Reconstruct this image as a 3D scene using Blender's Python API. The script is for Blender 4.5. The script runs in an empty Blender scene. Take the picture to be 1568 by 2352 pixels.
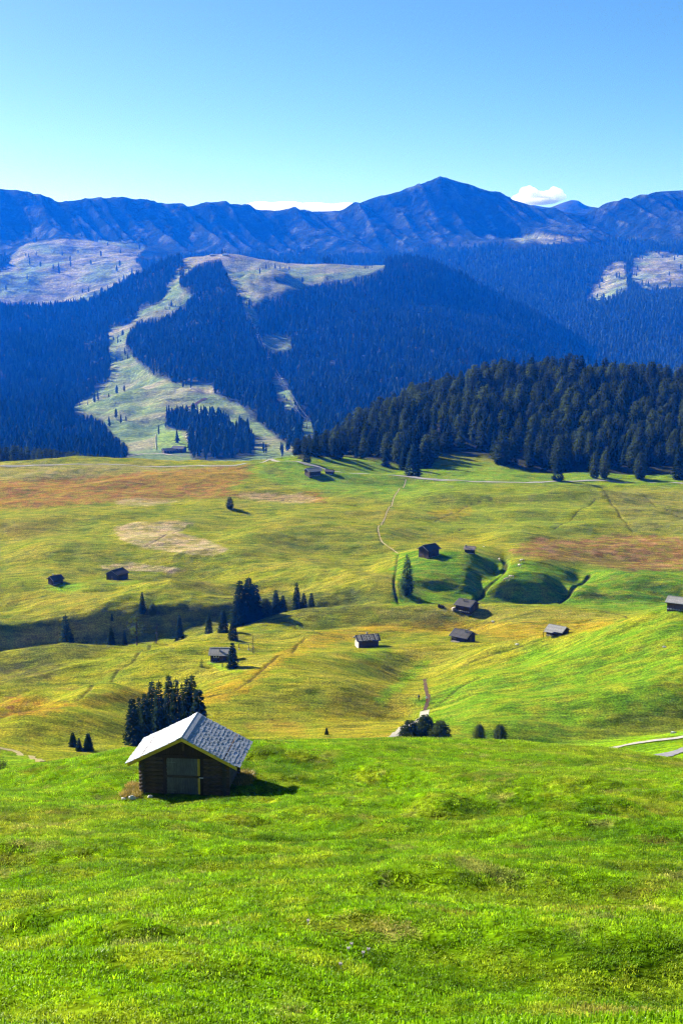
import bpy, math, random
import numpy as np
from mathutils import Vector, Matrix

random.seed(7)
RNG = np.random.default_rng(11)
R = math.radians
SC = bpy.context.scene
COL = SC.collection

# ------------------------------------------------------------------ camera, sky, sun, exposure
PITCH = R(10.0)
cam_d = bpy.data.cameras.new('camera')
cam_d.sensor_fit = 'VERTICAL'; cam_d.sensor_height = 36.0; cam_d.sensor_width = 24.0
cam_d.lens = 50.0; cam_d.clip_start = 0.2; cam_d.clip_end = 60000
cam = bpy.data.objects.new('camera', cam_d); COL.objects.link(cam)
cam.location = (0, 0, 0); cam.rotation_euler = (R(90) - PITCH, 0, 0)
SC.camera = cam

SUN_EL = R(28.5)
SUN_AZ = R(-52.0)            # clockwise from the view direction (+Y): front left
SUN_DIR = Vector((math.sin(SUN_AZ) * math.cos(SUN_EL), math.cos(SUN_AZ) * math.cos(SUN_EL), math.sin(SUN_EL)))
world = bpy.data.worlds.new('World'); SC.world = world; world.use_nodes = True
wn = world.node_tree
bg = wn.nodes['Background']
sky = wn.nodes.new('ShaderNodeTexSky'); sky.sky_type = 'NISHITA'; sky.sun_disc = False
sky.sun_elevation = SUN_EL; sky.sun_rotation = SUN_AZ
sky.altitude = 1900; sky.air_density = 0.6; sky.dust_density = 2.0; sky.ozone_density = 2.5
hsv = wn.nodes.new('ShaderNodeHueSaturation'); hsv.inputs['Saturation'].default_value = 1.22; hsv.inputs['Hue'].default_value = 0.491
wn.links.new(sky.outputs[0], hsv.inputs['Color']); wn.links.new(hsv.outputs[0], bg.inputs[0])
bg.inputs[1].default_value = 0.05
sun_d = bpy.data.lights.new('sun', 'SUN'); sun_d.energy = 5.0; sun_d.angle = R(0.5); sun_d.color = (1.0, 0.95, 0.86)
sun = bpy.data.objects.new('sun', sun_d); COL.objects.link(sun)
sun.rotation_euler = SUN_DIR.to_track_quat('Z', 'Y').to_euler()
SC.view_settings.view_transform = 'Standard'; SC.view_settings.look = 'None'
SC.view_settings.gamma = 1.0; SC.view_settings.use_curve_mapping = False
SC.view_settings.exposure = 1.78
SC.render.engine = 'CYCLES'
cy = SC.cycles
cy.max_bounces = 5; cy.diffuse_bounces = 1; cy.glossy_bounces = 2; cy.transmission_bounces = 3
cy.volume_bounces = 2; cy.transparent_max_bounces = 6; cy.use_denoising = True; cy.filter_width = 1.25
cy.sample_clamp_indirect = 3.0; cy.use_adaptive_sampling = False
cy.denoising_prefilter = 'NONE'; cy.sampling_pattern = 'BLUE_NOISE'

# ------------------------------------------------------------------ helpers
FP = 3266.4; CU = 784.0; CV = 1176.0      # focal length and centre in 1568 x 2352 picture units
CP, SP = math.cos(PITCH), math.sin(PITCH)

def ray_xyz(u, y, d):
    a = (u - CU) / FP; b = (CV - y) / FP
    k = d / (CP + b * SP)
    return a * k, d + 0 * k, (-SP + b * CP) * k

def project(x, y, z):
    f = y * CP - z * SP; up = y * SP + z * CP
    return CU + FP * x / f, CV - FP * up / f

def _hash(ix, iy, seed):
    h = (ix.astype(np.int64) * 374761393 + iy.astype(np.int64) * 668265263 + seed * 974634123) & 0x7fffffff
    h = ((h ^ (h >> 13)) * 1274126177) & 0x7fffffff
    return (h ^ (h >> 16)) & 0xffff

def perlin(x, y, seed=0):
    x = np.asarray(x, dtype=np.float64); y = np.asarray(y, dtype=np.float64)
    x0 = np.floor(x); y0 = np.floor(y); fx = x - x0; fy = y - y0
    def g(ix, iy, dx, dy):
        a = _hash(ix, iy, seed) * (2 * math.pi / 65536.0)
        return np.cos(a) * dx + np.sin(a) * dy
    u = fx * fx * fx * (fx * (fx * 6 - 15) + 10); v = fy * fy * fy * (fy * (fy * 6 - 15) + 10)
    n00 = g(x0, y0, fx, fy); n10 = g(x0 + 1, y0, fx - 1, fy)
    n01 = g(x0, y0 + 1, fx, fy - 1); n11 = g(x0 + 1, y0 + 1, fx - 1, fy - 1)
    return 1.5 * ((n00 * (1 - u) + n10 * u) * (1 - v) + (n01 * (1 - u) + n11 * u) * v)

def fbm(x, y, seed=0, octs=4, gain=0.5):
    s = 0; a = 1.0; f = 1.0
    for i in range(octs):
        s = s + a * perlin(x * f, y * f, seed + 31 * i); a *= gain; f *= 2.03
    return s

def sstep(a, b, x):
    t = np.clip((x - a) / (b - a), 0, 1); return t * t * (3 - 2 * t)

def poly_mask(poly, u, y, soft):
    """1 inside the polygon, fading over soft units across its edge"""
    p = np.array(poly, float); n = len(p)
    sel = (u > p[:, 0].min() - soft) & (u < p[:, 0].max() + soft) & (y > p[:, 1].min() - soft) & (y < p[:, 1].max() + soft)
    out = np.zeros(u.shape)
    if not sel.any(): return out
    px = u[sel]; py = y[sel]
    inside = np.zeros(px.shape, bool); dist = np.full(px.shape, 1e9)
    for i in range(n):
        x0, y0 = p[i]; x1, y1 = p[(i + 1) % n]
        c = ((y0 > py) != (y1 > py))
        with np.errstate(divide='ignore', invalid='ignore'):
            xi = (x1 - x0) * (py - y0) / (y1 - y0 if y1 != y0 else 1e-9) + x0
        inside ^= c & (px < xi)
        ex, ey = x1 - x0, y1 - y0; L = ex * ex + ey * ey + 1e-9
        t = np.clip(((px - x0) * ex + (py - y0) * ey) / L, 0, 1)
        dist = np.minimum(dist, np.hypot(px - x0 - t * ex, py - y0 - t * ey))
    sd = np.where(inside, dist, -dist)
    out[sel] = sstep(-soft, soft, sd)
    return out

def line_dist(pts, x, y, reach):
    """distance to a polyline, only exact below reach"""
    p = np.array(pts, float)
    dist = np.full(x.shape, 1e9)
    sel = (x > p[:, 0].min() - reach) & (x < p[:, 0].max() + reach) & (y > p[:, 1].min() - reach) & (y < p[:, 1].max() + reach)
    if not sel.any(): return dist
    px = x[sel]; py = y[sel]; dd = np.full(px.shape, 1e9)
    for i in range(len(p) - 1):
        x0, y0 = p[i]; x1, y1 = p[i + 1]
        ex, ey = x1 - x0, y1 - y0; L = ex * ex + ey * ey + 1e-9
        t = np.clip(((px - x0) * ex + (py - y0) * ey) / L, 0, 1)
        dd = np.minimum(dd, np.hypot(px - x0 - t * ex, py - y0 - t * ey))
    dist[sel] = dd
    return dist

def srgb(r, g, b):
    f = lambda c: (c / 255 / 12.92) if c <= 10 else ((c / 255 + 0.055) / 1.055) ** 2.4
    return np.array((f(r), f(g), f(b)))

def mesh_np(name, verts, faces, smooth=False):
    me = bpy.data.meshes.new(name)
    verts = np.asarray(verts, dtype=np.float32); me.vertices.add(len(verts)); me.vertices.foreach_set('co', verts.ravel())
    if isinstance(faces, np.ndarray):
        k = faces.shape[1]; n = len(faces)
        me.loops.add(n * k); me.loops.foreach_set('vertex_index', faces.astype(np.int32).ravel())
        me.polygons.add(n); me.polygons.foreach_set('loop_start', np.arange(0, n * k, k, dtype=np.int32))
        me.polygons.foreach_set('loop_total', np.full(n, k, dtype=np.int32))
    else:
        tot = [len(f) for f in faces]; n = len(faces)
        me.loops.add(sum(tot)); me.loops.foreach_set('vertex_index', np.concatenate([np.asarray(f, np.int32) for f in faces]))
        me.polygons.add(n); me.polygons.foreach_set('loop_start', np.concatenate([[0], np.cumsum(tot)[:-1]]).astype(np.int32))
        me.polygons.foreach_set('loop_total', np.array(tot, np.int32))
    me.polygons.foreach_set('use_smooth', np.full(len(me.polygons), smooth))
    me.update(calc_edges=True); me.validate()
    return me

def add(name, me, mat=None, parent=None, loc=None, rot=None, **props):
    o = bpy.data.objects.new(name, me); COL.objects.link(o)
    if mat is not None and me is not None and len(me.materials) == 0: me.materials.append(mat)
    if parent: o.parent = parent
    if loc is not None: o.location = loc
    if rot is not None: o.rotation_euler = rot
    for k, v in props.items(): o[k] = v
    return o

def thing(name, label, cat, loc=(0, 0, 0), rz=0.0, group=None):
    o = bpy.data.objects.new(name, None); COL.objects.link(o)
    o.empty_display_size = 0.3; o.location = loc; o.rotation_euler = (0, 0, rz)
    o['label'] = label; o['category'] = cat
    if group: o['group'] = group
    return o

class MB:
    """collects boxes, prisms and tubes for one mesh"""
    def __init__(s): s.v = []; s.f = []
    def box(s, x0, x1, y0, y1, z0, z1, M=None):
        b = len(s.v)
        for z in (z0, z1):
            for (x, y) in ((x0, y0), (x1, y0), (x1, y1), (x0, y1)):
                p = Vector((x, y, z)); s.v.append(tuple(M @ p) if M else tuple(p))
        for q in ((0, 3, 2, 1), (4, 5, 6, 7), (0, 1, 5, 4), (1, 2, 6, 5), (2, 3, 7, 6), (3, 0, 4, 7)):
            s.f.append([b + i for i in q])
        return s
    def prism(s, pts, a, b, axis='y'):
        """polygon pts (x,z) pushed from a to b along y"""
        n = len(pts); o = len(s.v)
        for t in (a, b):
            for (x, z) in pts: s.v.append((x, t, z) if axis == 'y' else (t, x, z))
        s.f.append([o + i for i in range(n)]); s.f.append([o + n + i for i in reversed(range(n))])
        for i in range(n):
            j = (i + 1) % n; s.f.append([o + i, o + n + i, o + n + j, o + j])
        return s
    def tube(s, pts, rad, sides=8, cap=True):
        rad = rad if hasattr(rad, '__len__') else [rad] * len(pts)
        pts = [Vector(p) for p in pts]; rings = []
        for i, p in enumerate(pts):
            t = (pts[min(i + 1, len(pts) - 1)] - pts[max(i - 1, 0)]).normalized()
            a = t.cross(Vector((0, 0, 1)));
            if a.length < 1e-3: a = t.cross(Vector((0, 1, 0)))
            a.normalize(); c = t.cross(a); o = len(s.v)
            for k in range(sides):
                q = 2 * math.pi * k / sides
                s.v.append(tuple(p + (a * math.cos(q) + c * math.sin(q)) * rad[i]))
            rings.append(o)
        for i in range(len(rings) - 1):
            for k in range(sides):
                k2 = (k + 1) % sides
                s.f.append([rings[i] + k, rings[i] + k2, rings[i + 1] + k2, rings[i + 1] + k])
        if cap:
            s.f.append([rings[0] + k for k in reversed(range(sides))]); s.f.append([rings[-1] + k for k in range(sides)])
        return s
    def blob(s, c, r, seed=0, seg=10, rings=7, rough=0.25):
        """rough stone-like lump"""
        o = len(s.v); rr = random.Random(seed)
        for i in range(rings + 1):
            th = math.pi * i / rings
            for k in range(seg):
                ph = 2 * math.pi * k / seg
                m = 1 + rough * (rr.random() - 0.5) * 2
                s.v.append((c[0] + r[0] * m * math.sin(th) * math.cos(ph), c[1] + r[1] * m * math.sin(th) * math.sin(ph), c[2] + r[2] * m * math.cos(th)))
        for i in range(rings):
            for k in range(seg):
                k2 = (k + 1) % seg
                s.f.append([o + i * seg + k, o + (i + 1) * seg + k, o + (i + 1) * seg + k2, o + i * seg + k2])
        return s
    def mesh(s, name, smooth=False): return mesh_np(name, s.v, s.f, smooth)
    def build(s, name, mat, parent=None, smooth=False, **kw): return add(name, s.mesh(name, smooth), mat, parent, **kw)

# ------------------------------------------------------------------ materials
class NT:
    def __init__(s, name):
        s.mat = bpy.data.materials.new(name); s.mat.use_nodes = True; s.nt = s.mat.node_tree
        s.nt.nodes.clear(); s.out = s.n('OutputMaterial')
    def n(s, t, **kw):
        nd = s.nt.nodes.new('ShaderNode' + t)
        for k, v in kw.items(): setattr(nd, k, v)
        return nd
    def link(s, a, b): s.nt.links.new(a, b)
    def pos(s): return s.n('NewGeometry').outputs['Position']
    def objco(s): return s.n('TexCoord').outputs['Object']
    def mapping(s, vec, scale=(1, 1, 1), rot=(0, 0, 0)):
        m = s.n('Mapping'); m.inputs['Scale'].default_value = scale; m.inputs['Rotation'].default_value = rot
        s.link(vec, m.inputs['Vector']); return m.outputs[0]
    def noise(s, vec, scale, detail=4, rough=0.55, dist=0.0):
        t = s.n('TexNoise'); t.inputs['Scale'].default_value = scale; t.inputs['Detail'].default_value = detail
        t.inputs['Roughness'].default_value = rough; t.inputs['Distortion'].default_value = dist
        s.link(vec, t.inputs['Vector']); return t.outputs['Fac']
    def ramp(s, fac, stops):
        r = s.n('ValToRGB'); e = r.color_ramp.elements
        while len(e) < len(stops): e.new(0.5)
        for i, (p, c) in enumerate(stops):
            e[i].position = p; e[i].color = (c, c, c, 1) if not hasattr(c, '__len__') else (*c, 1)
        s.link(fac, r.inputs[0]); return r.outputs[0]
    def mix(s, fac, a, b, mode='MIX'):
        m = s.n('Mix', data_type='RGBA', blend_type=mode)
        for sock, v in ((m.inputs[0], fac), (m.inputs[6], a), (m.inputs[7], b)):
            if isinstance(v, bpy.types.NodeSocket): s.link(v, sock)
            elif hasattr(v, '__len__'): sock.default_value = (*v, 1)
            else: sock.default_value = v
        return m.outputs[2]
    def math(s, op, a, b=None):
        m = s.n('Math', operation=op)
        for i, v in enumerate((a, b)):
            if v is None: continue
            if isinstance(v, bpy.types.NodeSocket): s.link(v, m.inputs[i])
            else: m.inputs[i].default_value = v
        return m.outputs[0]
    def bump(s, h, dist, strength=1.0):
        b = s.n('Bump'); b.inputs['Distance'].default_value = dist; b.inputs['Strength'].default_value = strength
        s.link(h, b.inputs['Height']); return b.outputs[0]
    def principled(s, col, rough=0.8, normal=None, spec=0.2):
        p = s.n('BsdfPrincipled')
        if isinstance(col, bpy.types.NodeSocket): s.link(col, p.inputs['Base Color'])
        else: p.inputs['Base Color'].default_value = (*col, 1)
        if isinstance(rough, bpy.types.NodeSocket): s.link(rough, p.inputs['Roughness'])
        else: p.inputs['Roughness'].default_value = rough
        p.inputs['Specular IOR Level'].default_value = spec
        if normal: s.link(normal, p.inputs['Normal'])
        s.link(p.outputs[0], s.out.inputs['Surface']); return p

def ground_material(name, fine, coarse, streak, bump_d, contrast):
    """albedo comes from the mesh's own colour attribute; noise adds grain, tussocks and mown streaks"""
    t = NT(name); p = t.pos()
    at = t.n('Attribute', attribute_name='Col')
    n1 = t.noise(p, 1.0 / fine, 2, 0.8); n2 = t.noise(p, 1.0 / coarse, 4, 0.6)
    n3 = t.noise(t.mapping(p, (0.16, 1.0, 0.6), (0, 0, R(-14))), 1.0 / streak, 4, 0.7)
    n4 = t.noise(t.mapping(p, (0.4, 1.0, 0.6), (0, 0, R(20))), 1.0 / (fine * 7), 4, 0.75)
    lo = 1 - contrast
    c = t.mix(1.0, at.outputs['Color'], t.ramp(n1, [(0.33, lo), (0.55, 1.0), (0.70, 1 + contrast)]), 'MULTIPLY')
    c = t.mix(1.0, c, t.ramp(n3, [(0.34, 1 - .75 * contrast), (0.60, 1.12)]), 'MULTIPLY')
    c = t.mix(1.0, c, t.ramp(n4, [(0.33, (1 - .8 * contrast, 1 - .6 * contrast, 1 - .6 * contrast)), (0.52, (1.0, 1.0, 1.0)), (.72, (1.35, 1.15, 1.5))]), 'MULTIPLY')
    c = t.mix(t.math('MULTIPLY', t.ramp(n2, [(0.42, 0.0), (0.72, 1.0)]), 0.3), c, t.mix(1.0, c, (1.4, 1.0, 0.7), 'MULTIPLY'))
    h = t.math('ADD', t.math('MULTIPLY', n1, 0.4), t.math('ADD', t.math('MULTIPLY', n3, 0.6), n4))
    d = t.n('BsdfDiffuse'); t.link(c, d.inputs[0]); t.link(t.bump(h, bump_d), d.inputs['Normal']); t.link(d.outputs[0], t.out.inputs['Surface'])
    return t.mat

def wood_material(name, dark, light, grain=(1, 14, 14), rough=0.85, scale=3.0):
    t = NT(name); p = t.objco()
    n = t.noise(t.mapping(p, grain), scale, 6, 0.65); n2 = t.noise(p, 2.3, 3)
    oi = t.n('ObjectInfo')
    c = t.ramp(n, [(0.3, dark), (0.72, light)])
    c = t.mix(0.5, c, t.ramp(n2, [(0.3, 0.55), (0.7, 1.1)]), 'MULTIPLY')
    c = t.mix(0.45, c, t.ramp(oi.outputs['Random'], [(0.0, 0.55), (1.0, 1.25)]), 'MULTIPLY')
    t.principled(c, rough, t.bump(n, 0.02), 0.25)
    return t.mat

def plain_material(name, col, rough=0.8, var=0.3, scale=2.0, bump=0.01, spec=0.2):
    t = NT(name); p = t.objco(); n = t.noise(p, scale, 5, 0.65)
    c = t.mix(1.0, col, t.ramp(n, [(0.25, 1 - var), (0.75, 1 + var)]), 'MULTIPLY')
    t.principled(c, rough, t.bump(n, bump), spec)
    return t.mat

def foliage_material(name, dark, light, transl=0.25):
    t = NT(name); oi = t.n('ObjectInfo'); p = t.objco()
    n = t.noise(p, 0.9, 3)
    f = t.math('ADD', t.math('MULTIPLY', n, 0.7), t.math('MULTIPLY', oi.outputs['Random'], 0.35))
    c = t.ramp(f, [(0.25, dark), (0.8, light)])
    d = t.n('BsdfDiffuse'); tr = t.n('BsdfTranslucent'); m = t.n('MixShader'); m.inputs[0].default_value = transl
    t.link(c, d.inputs[0]); t.link(c, tr.inputs[0]); t.link(d.outputs[0], m.inputs[1]); t.link(tr.outputs[0], m.inputs[2])
    t.link(m.outputs[0], t.out.inputs['Surface'])
    return t.mat

# ------------------------------------------------------------------ terrain sheets
def pchip(nodes, per):
    """monotone cubic through rows of nodes (K x N) with per[k] samples in each interval"""
    K = nodes.shape[0]; dl = np.diff(nodes, axis=0)
    m = np.zeros_like(nodes)
    a, b = dl[:-1], dl[1:]
    with np.errstate(divide='ignore', invalid='ignore'):
        h = np.where(a * b > 0, 2 * a * b / (a + b), 0.0)
    m[1:-1] = h; m[0] = dl[0]; m[-1] = dl[-1]
    out = []
    for k in range(K - 1):
        for i in range(per[k]):
            t = i / per[k]; t2 = t * t; t3 = t2 * t
            out.append((2 * t3 - 3 * t2 + 1) * nodes[k] + (t3 - 2 * t2 + t) * m[k] + (-2 * t3 + 3 * t2) * nodes[k + 1] + (t3 - t2) * m[k + 1])
    out.append(nodes[-1]); return np.array(out)

def catmull(nodes, per):
    """smooth (C1) curve through d, always increasing nodes"""
    return pchip(nodes, per)

def smooth_cols(a, u, width):
    # gaussian along columns, in picture units
    du = u[len(u) // 2 + 1] - u[len(u) // 2]; r = max(1, int(3 * width / du)); k = np.exp(-0.5 * (np.arange(-r, r + 1) * du / width) ** 2); k /= k.sum()
    p = np.pad(a, ((0, 0), (r, r)), mode='edge')
    return np.array([np.convolve(row, k, 'valid') for row in p])

class Sheet:
    def __init__(s, curves, per, ucols, smooth_w):
        u = ucols; D = []; Yr = []
        for (d, y) in curves:
            D.append(np.full(u.shape, float(d)) if not hasattr(d, '__len__') else np.interp(u, [q[0] for q in d], [q[1] for q in d]))
            Yr.append(np.full(u.shape, float(y)) if not hasattr(y, '__len__') else np.interp(u, [q[0] for q in y], [q[1] for q in y]))
        D = smooth_cols(np.array(D), u, 40); Yr = smooth_cols(np.array(Yr), u, smooth_w)
        s.u = u; s.d = pchip(D, per); s.y = pchip(Yr, per)
        s.X, s.Y, s.Z = ray_xyz(u[None, :], s.y, s.d)
        s.reproject()
    def reproject(s):
        s.U, s.V = project(s.X, s.Y, s.Z)
    def hit(s, u, y, dmin=None):
        """first surface point seen at picture position (u, y)"""
        c = np.interp(u, s.u, np.arange(len(s.u))); c0 = int(min(max(c, 0), len(s.u) - 2)); f = c - c0
        v = s.V[:, c0] * (1 - f) + s.V[:, c0 + 1] * f
        start = int(np.searchsorted(s.Y[:, c0], dmin)) if dmin else 0
        ok = np.nonzero(v[start:] <= y)[0]
        i = (ok[0] + start) if len(ok) else int(np.argmin(v))
        i = max(1, i); g = 0.0 if v[i - 1] == v[i] else np.clip((v[i - 1] - y) / (v[i - 1] - v[i]), 0, 1)
        L = lambda A: (A[i - 1, c0] * (1 - f) + A[i - 1, c0 + 1] * f) * (1 - g) + (A[i, c0] * (1 - f) + A[i, c0 + 1] * f) * g
        return Vector((L(s.X), L(s.Y), L(s.Z)))
    def at_dist(s, u, d):
        """surface point on picture column u at distance d"""
        c = np.interp(u, s.u, np.arange(len(s.u))); c0 = int(min(max(c, 0), len(s.u) - 2)); f = c - c0
        dd = s.Y[:, c0]; i = int(np.clip(np.searchsorted(dd, d), 1, len(dd) - 1)); g = np.clip((d - dd[i - 1]) / (dd[i] - dd[i - 1]), 0, 1)
        L = lambda A: (A[i - 1, c0] * (1 - f) + A[i - 1, c0 + 1] * f) * (1 - g) + (A[i, c0] * (1 - f) + A[i, c0 + 1] * f) * g
        return Vector((L(s.X), L(s.Y), L(s.Z)))
    def height(s, x, y):
        z = -0.28 * y
        for _ in range(4):
            u = CU + FP * x / (y * CP - z * SP)
            z = s.at_dist(u, y).z
        return z
    def faces(s):
        r, c = s.X.shape; i = np.arange(r * c).reshape(r, c)
        return np.stack([i[:-1, :-1], i[:-1, 1:], i[1:, 1:], i[1:, :-1]], -1).reshape(-1, 4)
    def verts(s): return np.stack([s.X, s.Y, s.Z], -1).reshape(-1, 3)
    def build(s, name, mat, col):
        me = mesh_np(name, s.verts(), s.faces(), True)
        a = me.attributes.new('Col', 'FLOAT_COLOR', 'POINT')
        rgba = np.ones((col.shape[0] * col.shape[1], 4), np.float32); rgba[:, :3] = col.reshape(-1, 3)
        a.data.foreach_set('color', rgba.ravel())
        return add(name, me, mat, kind='structure')

def ucols(step, lo=-1000, hi=2570, fine=(-60, 1630), coarse=14):
    a = np.arange(lo, fine[0], coarse); b = np.arange(fine[0], fine[1], step); c = np.arange(fine[1], hi, coarse)
    return np.concatenate([a, b, c]).astype(float)

# ---- the meadows, from the camera's own hillside to the wooded rise
MEADOW = [
 (1.2, 4765), (4, 2833), (8, 2540), (15, 2352),
 (25, [(0, 2150), (784, 2140), (1568, 2160)]),
 (40, [(0, 1990), (784, 1985), (1568, 1995)]),
 (55, [(0, 1895), (784, 1888), (1568, 1900)]),
 (68, [(0, 1850), (300, 1836), (440, 1826), (600, 1822), (1000, 1818), (1568, 1835)]),
 (78, [(0, 1800), (300, 1770), (440, 1768), (600, 1757), (1000, 1765), (1568, 1795)]),
 ([(0, 84), (300, 86), (600, 92), (1000, 98), (1568, 100)], [(-300, 1800), (0, 1782), (150, 1753), (290, 1726), (440, 1710), (580, 1703), (900, 1700), (1200, 1705), (1400, 1722), (1568, 1746), (1900, 1790)]),
 (120, [(0, 1800), (600, 1740), (1000, 1735), (1400, 1755), (1568, 1775)]),
 (170, [(0, 1795), (600, 1775), (1000, 1770), (1400, 1745), (1568, 1736)]),
 (210, [(0, 1760), (100, 1755), (300, 1780), (600, 1775), (1000, 1770), (1300, 1735), (1450, 1711), (1568, 1697)]),
 (235, [(0, 1732), (100, 1748), (300, 1760), (1000, 1745), (1300, 1712), (1450, 1697), (1568, 1681)]),
 (262, [(0, 1718), (100, 1735), (300, 1735), (600, 1728), (1000, 1722), (1300, 1712), (1450, 1706), (1568, 1697)]),
 ([(1000, 292), (1568, 290)], [(0, 1690), (150, 1700), (300, 1700), (600, 1690), (800, 1692), (1000, 1690), (1300, 1690), (1568, 1672)]),
 ([(0, 318), (1000, 320), (1568, 310)], [(-200, 1655), (0, 1652), (100, 1636), (200, 1625), (300, 1640), (600, 1650), (900, 1650), (1200, 1640), (1450, 1615), (1568, 1600)]),
 ([(0, 345), (1000, 342), (1568, 325)], [(0, 1636), (60, 1630), (150, 1616), (300, 1598), (600, 1602), (900, 1605), (1200, 1592), (1568, 1535)]),
 ([(0, 370), (1000, 368), (1568, 342)], [(0, 1588), (150, 1570), (300, 1550), (600, 1555), (900, 1555), (1200, 1540), (1450, 1490), (1568, 1468)]),
 ([(0, 390), (1000, 392), (1568, 362)], [(0, 1548), (150, 1525), (300, 1505), (450, 1497), (600, 1512), (750, 1512), (900, 1513), (1050, 1500), (1200, 1480), (1350, 1452), (1450, 1432), (1568, 1416)]),
 ([(0, 403), (150, 408), (360, 415), (1000, 415), (1568, 400)], [(0, 1530), (80, 1512), (150, 1500), (360, 1471), (450, 1468), (600, 1482), (750, 1485), (900, 1490), (1050, 1484), (1200, 1478), (1350, 1464), (1450, 1445), (1568, 1430)]),
 ([(0, 425), (1000, 435), (1568, 430)], [(0, 1585), (150, 1545), (360, 1490), (480, 1452), (560, 1450), (700, 1455), (850, 1458), (1000, 1460), (1150, 1460), (1300, 1456), (1400, 1440), (1450, 1434), (1568, 1415)]),
 ([(0, 450), (1000, 455)], [(0, 1600), (150, 1560), (300, 1520), (480, 1470), (560, 1434), (640, 1424), (700, 1425), (850, 1425), (1000, 1425), (1150, 1428), (1300, 1430), (1400, 1428), (1450, 1422), (1568, 1402)]),
 (475, [(0, 1550), (150, 1535), (300, 1500), (480, 1470), (560, 1445), (640, 1420), (700, 1402), (850, 1387), (1000, 1383), (1150, 1384), (1300, 1394), (1400, 1410), (1440, 1416), (1500, 1408), (1568, 1396)]),
 (490, [(0, 1512), (150, 1502), (300, 1472), (480, 1444), (640, 1432), (700, 1424), (850, 1397), (1000, 1395), (1150, 1396), (1300, 1405), (1440, 1415), (1568, 1415)]),
 ([(0, 496), (700, 498), (900, 508)], [(0, 1440), (100, 1432), (200, 1420), (300, 1408), (400, 1400), (560, 1398), (700, 1388), (850, 1378), (930, 1376), (1000, 1379), (1100, 1380), (1250, 1385), (1350, 1382), (1450, 1392), (1568, 1400)]),
 ([(0, 520), (850, 522), (930, 514), (1500, 514)], [(0, 1390), (200, 1372), (300, 1360), (400, 1362), (560, 1370), (700, 1368), (800, 1358), (850, 1362), (890, 1358), (907, 1360), (940, 1351), (1000, 1346), (1070, 1352), (1098, 1374), (1150, 1344), (1250, 1350), (1290, 1380), (1330, 1362), (1450, 1362), (1568, 1375)]),
 ([(0, 545), (850, 545), (930, 532), (1500, 535)], [(0, 1345), (200, 1335), (300, 1328), (400, 1338), (560, 1338), (700, 1330), (850, 1335), (890, 1322), (907, 1318), (945, 1302), (1000, 1297), (1070, 1300), (1120, 1322), (1140, 1335), (1165, 1306), (1220, 1303), (1300, 1325), (1325, 1345), (1400, 1325), (1568, 1335)]),
 ([(0, 562), (850, 562), (930, 550), (1500, 555)], [(0, 1315), (300, 1308), (560, 1305), (850, 1300), (900, 1290), (925, 1281), (960, 1273), (1000, 1272), (1070, 1275), (1130, 1288), (1155, 1300), (1180, 1285), (1240, 1284), (1330, 1310), (1400, 1312), (1568, 1318)]),
 (590, [(0, 1265), (560, 1262), (850, 1262), (1000, 1252), (1100, 1257), (1200, 1248), (1400, 1268), (1568, 1275)]),
 (640, [(0, 1202), (280, 1190), (560, 1198), (784, 1195), (1000, 1202), (1200, 1190), (1568, 1210)]),
 (700, [(0, 1155), (200, 1147), (560, 1140), (784, 1140), (1200, 1135), (1568, 1145)]),
 (745, [(0, 1108), (300, 1102), (560, 1095), (784, 1098), (1000, 1106), (1200, 1110), (1568, 1114)]),
 (800, [(-400, 1075), (0, 1066), (150, 1060), (250, 1058), (400, 1066), (520, 1064), (600, 1058), (690, 1048), (800, 1062), (900, 1068), (1000, 1066), (1150, 1068), (1300, 1076), (1568, 1080)]),
 (860, [(0, 1085), (400, 1085), (600, 1075), (690, 1058), (800, 1035), (900, 1020), (1000, 1010), (1150, 1018), (1300, 1028), (1568, 1035)]),
 (950, [(0, 1112), (600, 1095), (690, 1072), (800, 1012), (900, 970), (1000, 945), (1150, 940), (1300, 945), (1568, 960)]),
 (1050, [(0, 1122), (600, 1108), (690, 1085), (760, 1045), (850, 988), (950, 942), (1050, 907), (1150, 884), (1300, 878), (1450, 888), (1568, 900)]),
 (1200, [(0, 1118), (690, 1100), (850, 1030), (1050, 960), (1300, 950), (1568, 960)]),
 (1500, 1085), (1560, 1100)]
PER = [6, 8, 12, 30, 40, 45, 45, 45, 45, 20, 8, 12, 14, 14, 14, 18, 22, 26, 26, 26, 22, 22, 24, 24, 20, 28, 28, 26, 24, 26, 26, 26, 24, 14, 14, 14, 10, 10, 3]
PER = [max(3, int(p * (0.85 if k < 14 else 1.1))) for k, p in enumerate(PER[:len(MEADOW) - 1])]
A = Sheet(MEADOW, PER, ucols(2.2), 9)
assert len(PER) == len(MEADOW) - 1, (len(PER), len(MEADOW))

# rolling relief on top of the main shape
Y0, X0 = A.Y, A.X
w_near = 1 - sstep(85, 130, Y0); w_mid = sstep(95, 200, Y0)
relief = w_near * (1 - .55 * sstep(72, 88, Y0)) * (0.7 * fbm(X0 / 17 + .3, Y0 / 9, 3, 3) + 0.13 * fbm(X0 / 4.5, Y0 / 2.6, 5, 3) + 0.05 * fbm(X0 / 1.1, Y0 / .8, 9, 2)) * sstep(4, 14, Y0)
fold = 1 - 2 * np.abs(perlin(X0 / 75 + Y0 / 160, Y0 / 34 - X0 / 300, 15))
relief += w_mid * (1.9 * fbm(X0 / 75, Y0 / 48, 13, 2) + 1.6 * fold + 0.38 * fbm(X0 / 21, Y0 / 10, 17, 3) + 0.16 * fbm(X0 / 4.5, Y0 / 2.2, 19, 2) + .05 * fbm(X0 / 1.5, Y0 / .9, 29, 1))
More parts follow.
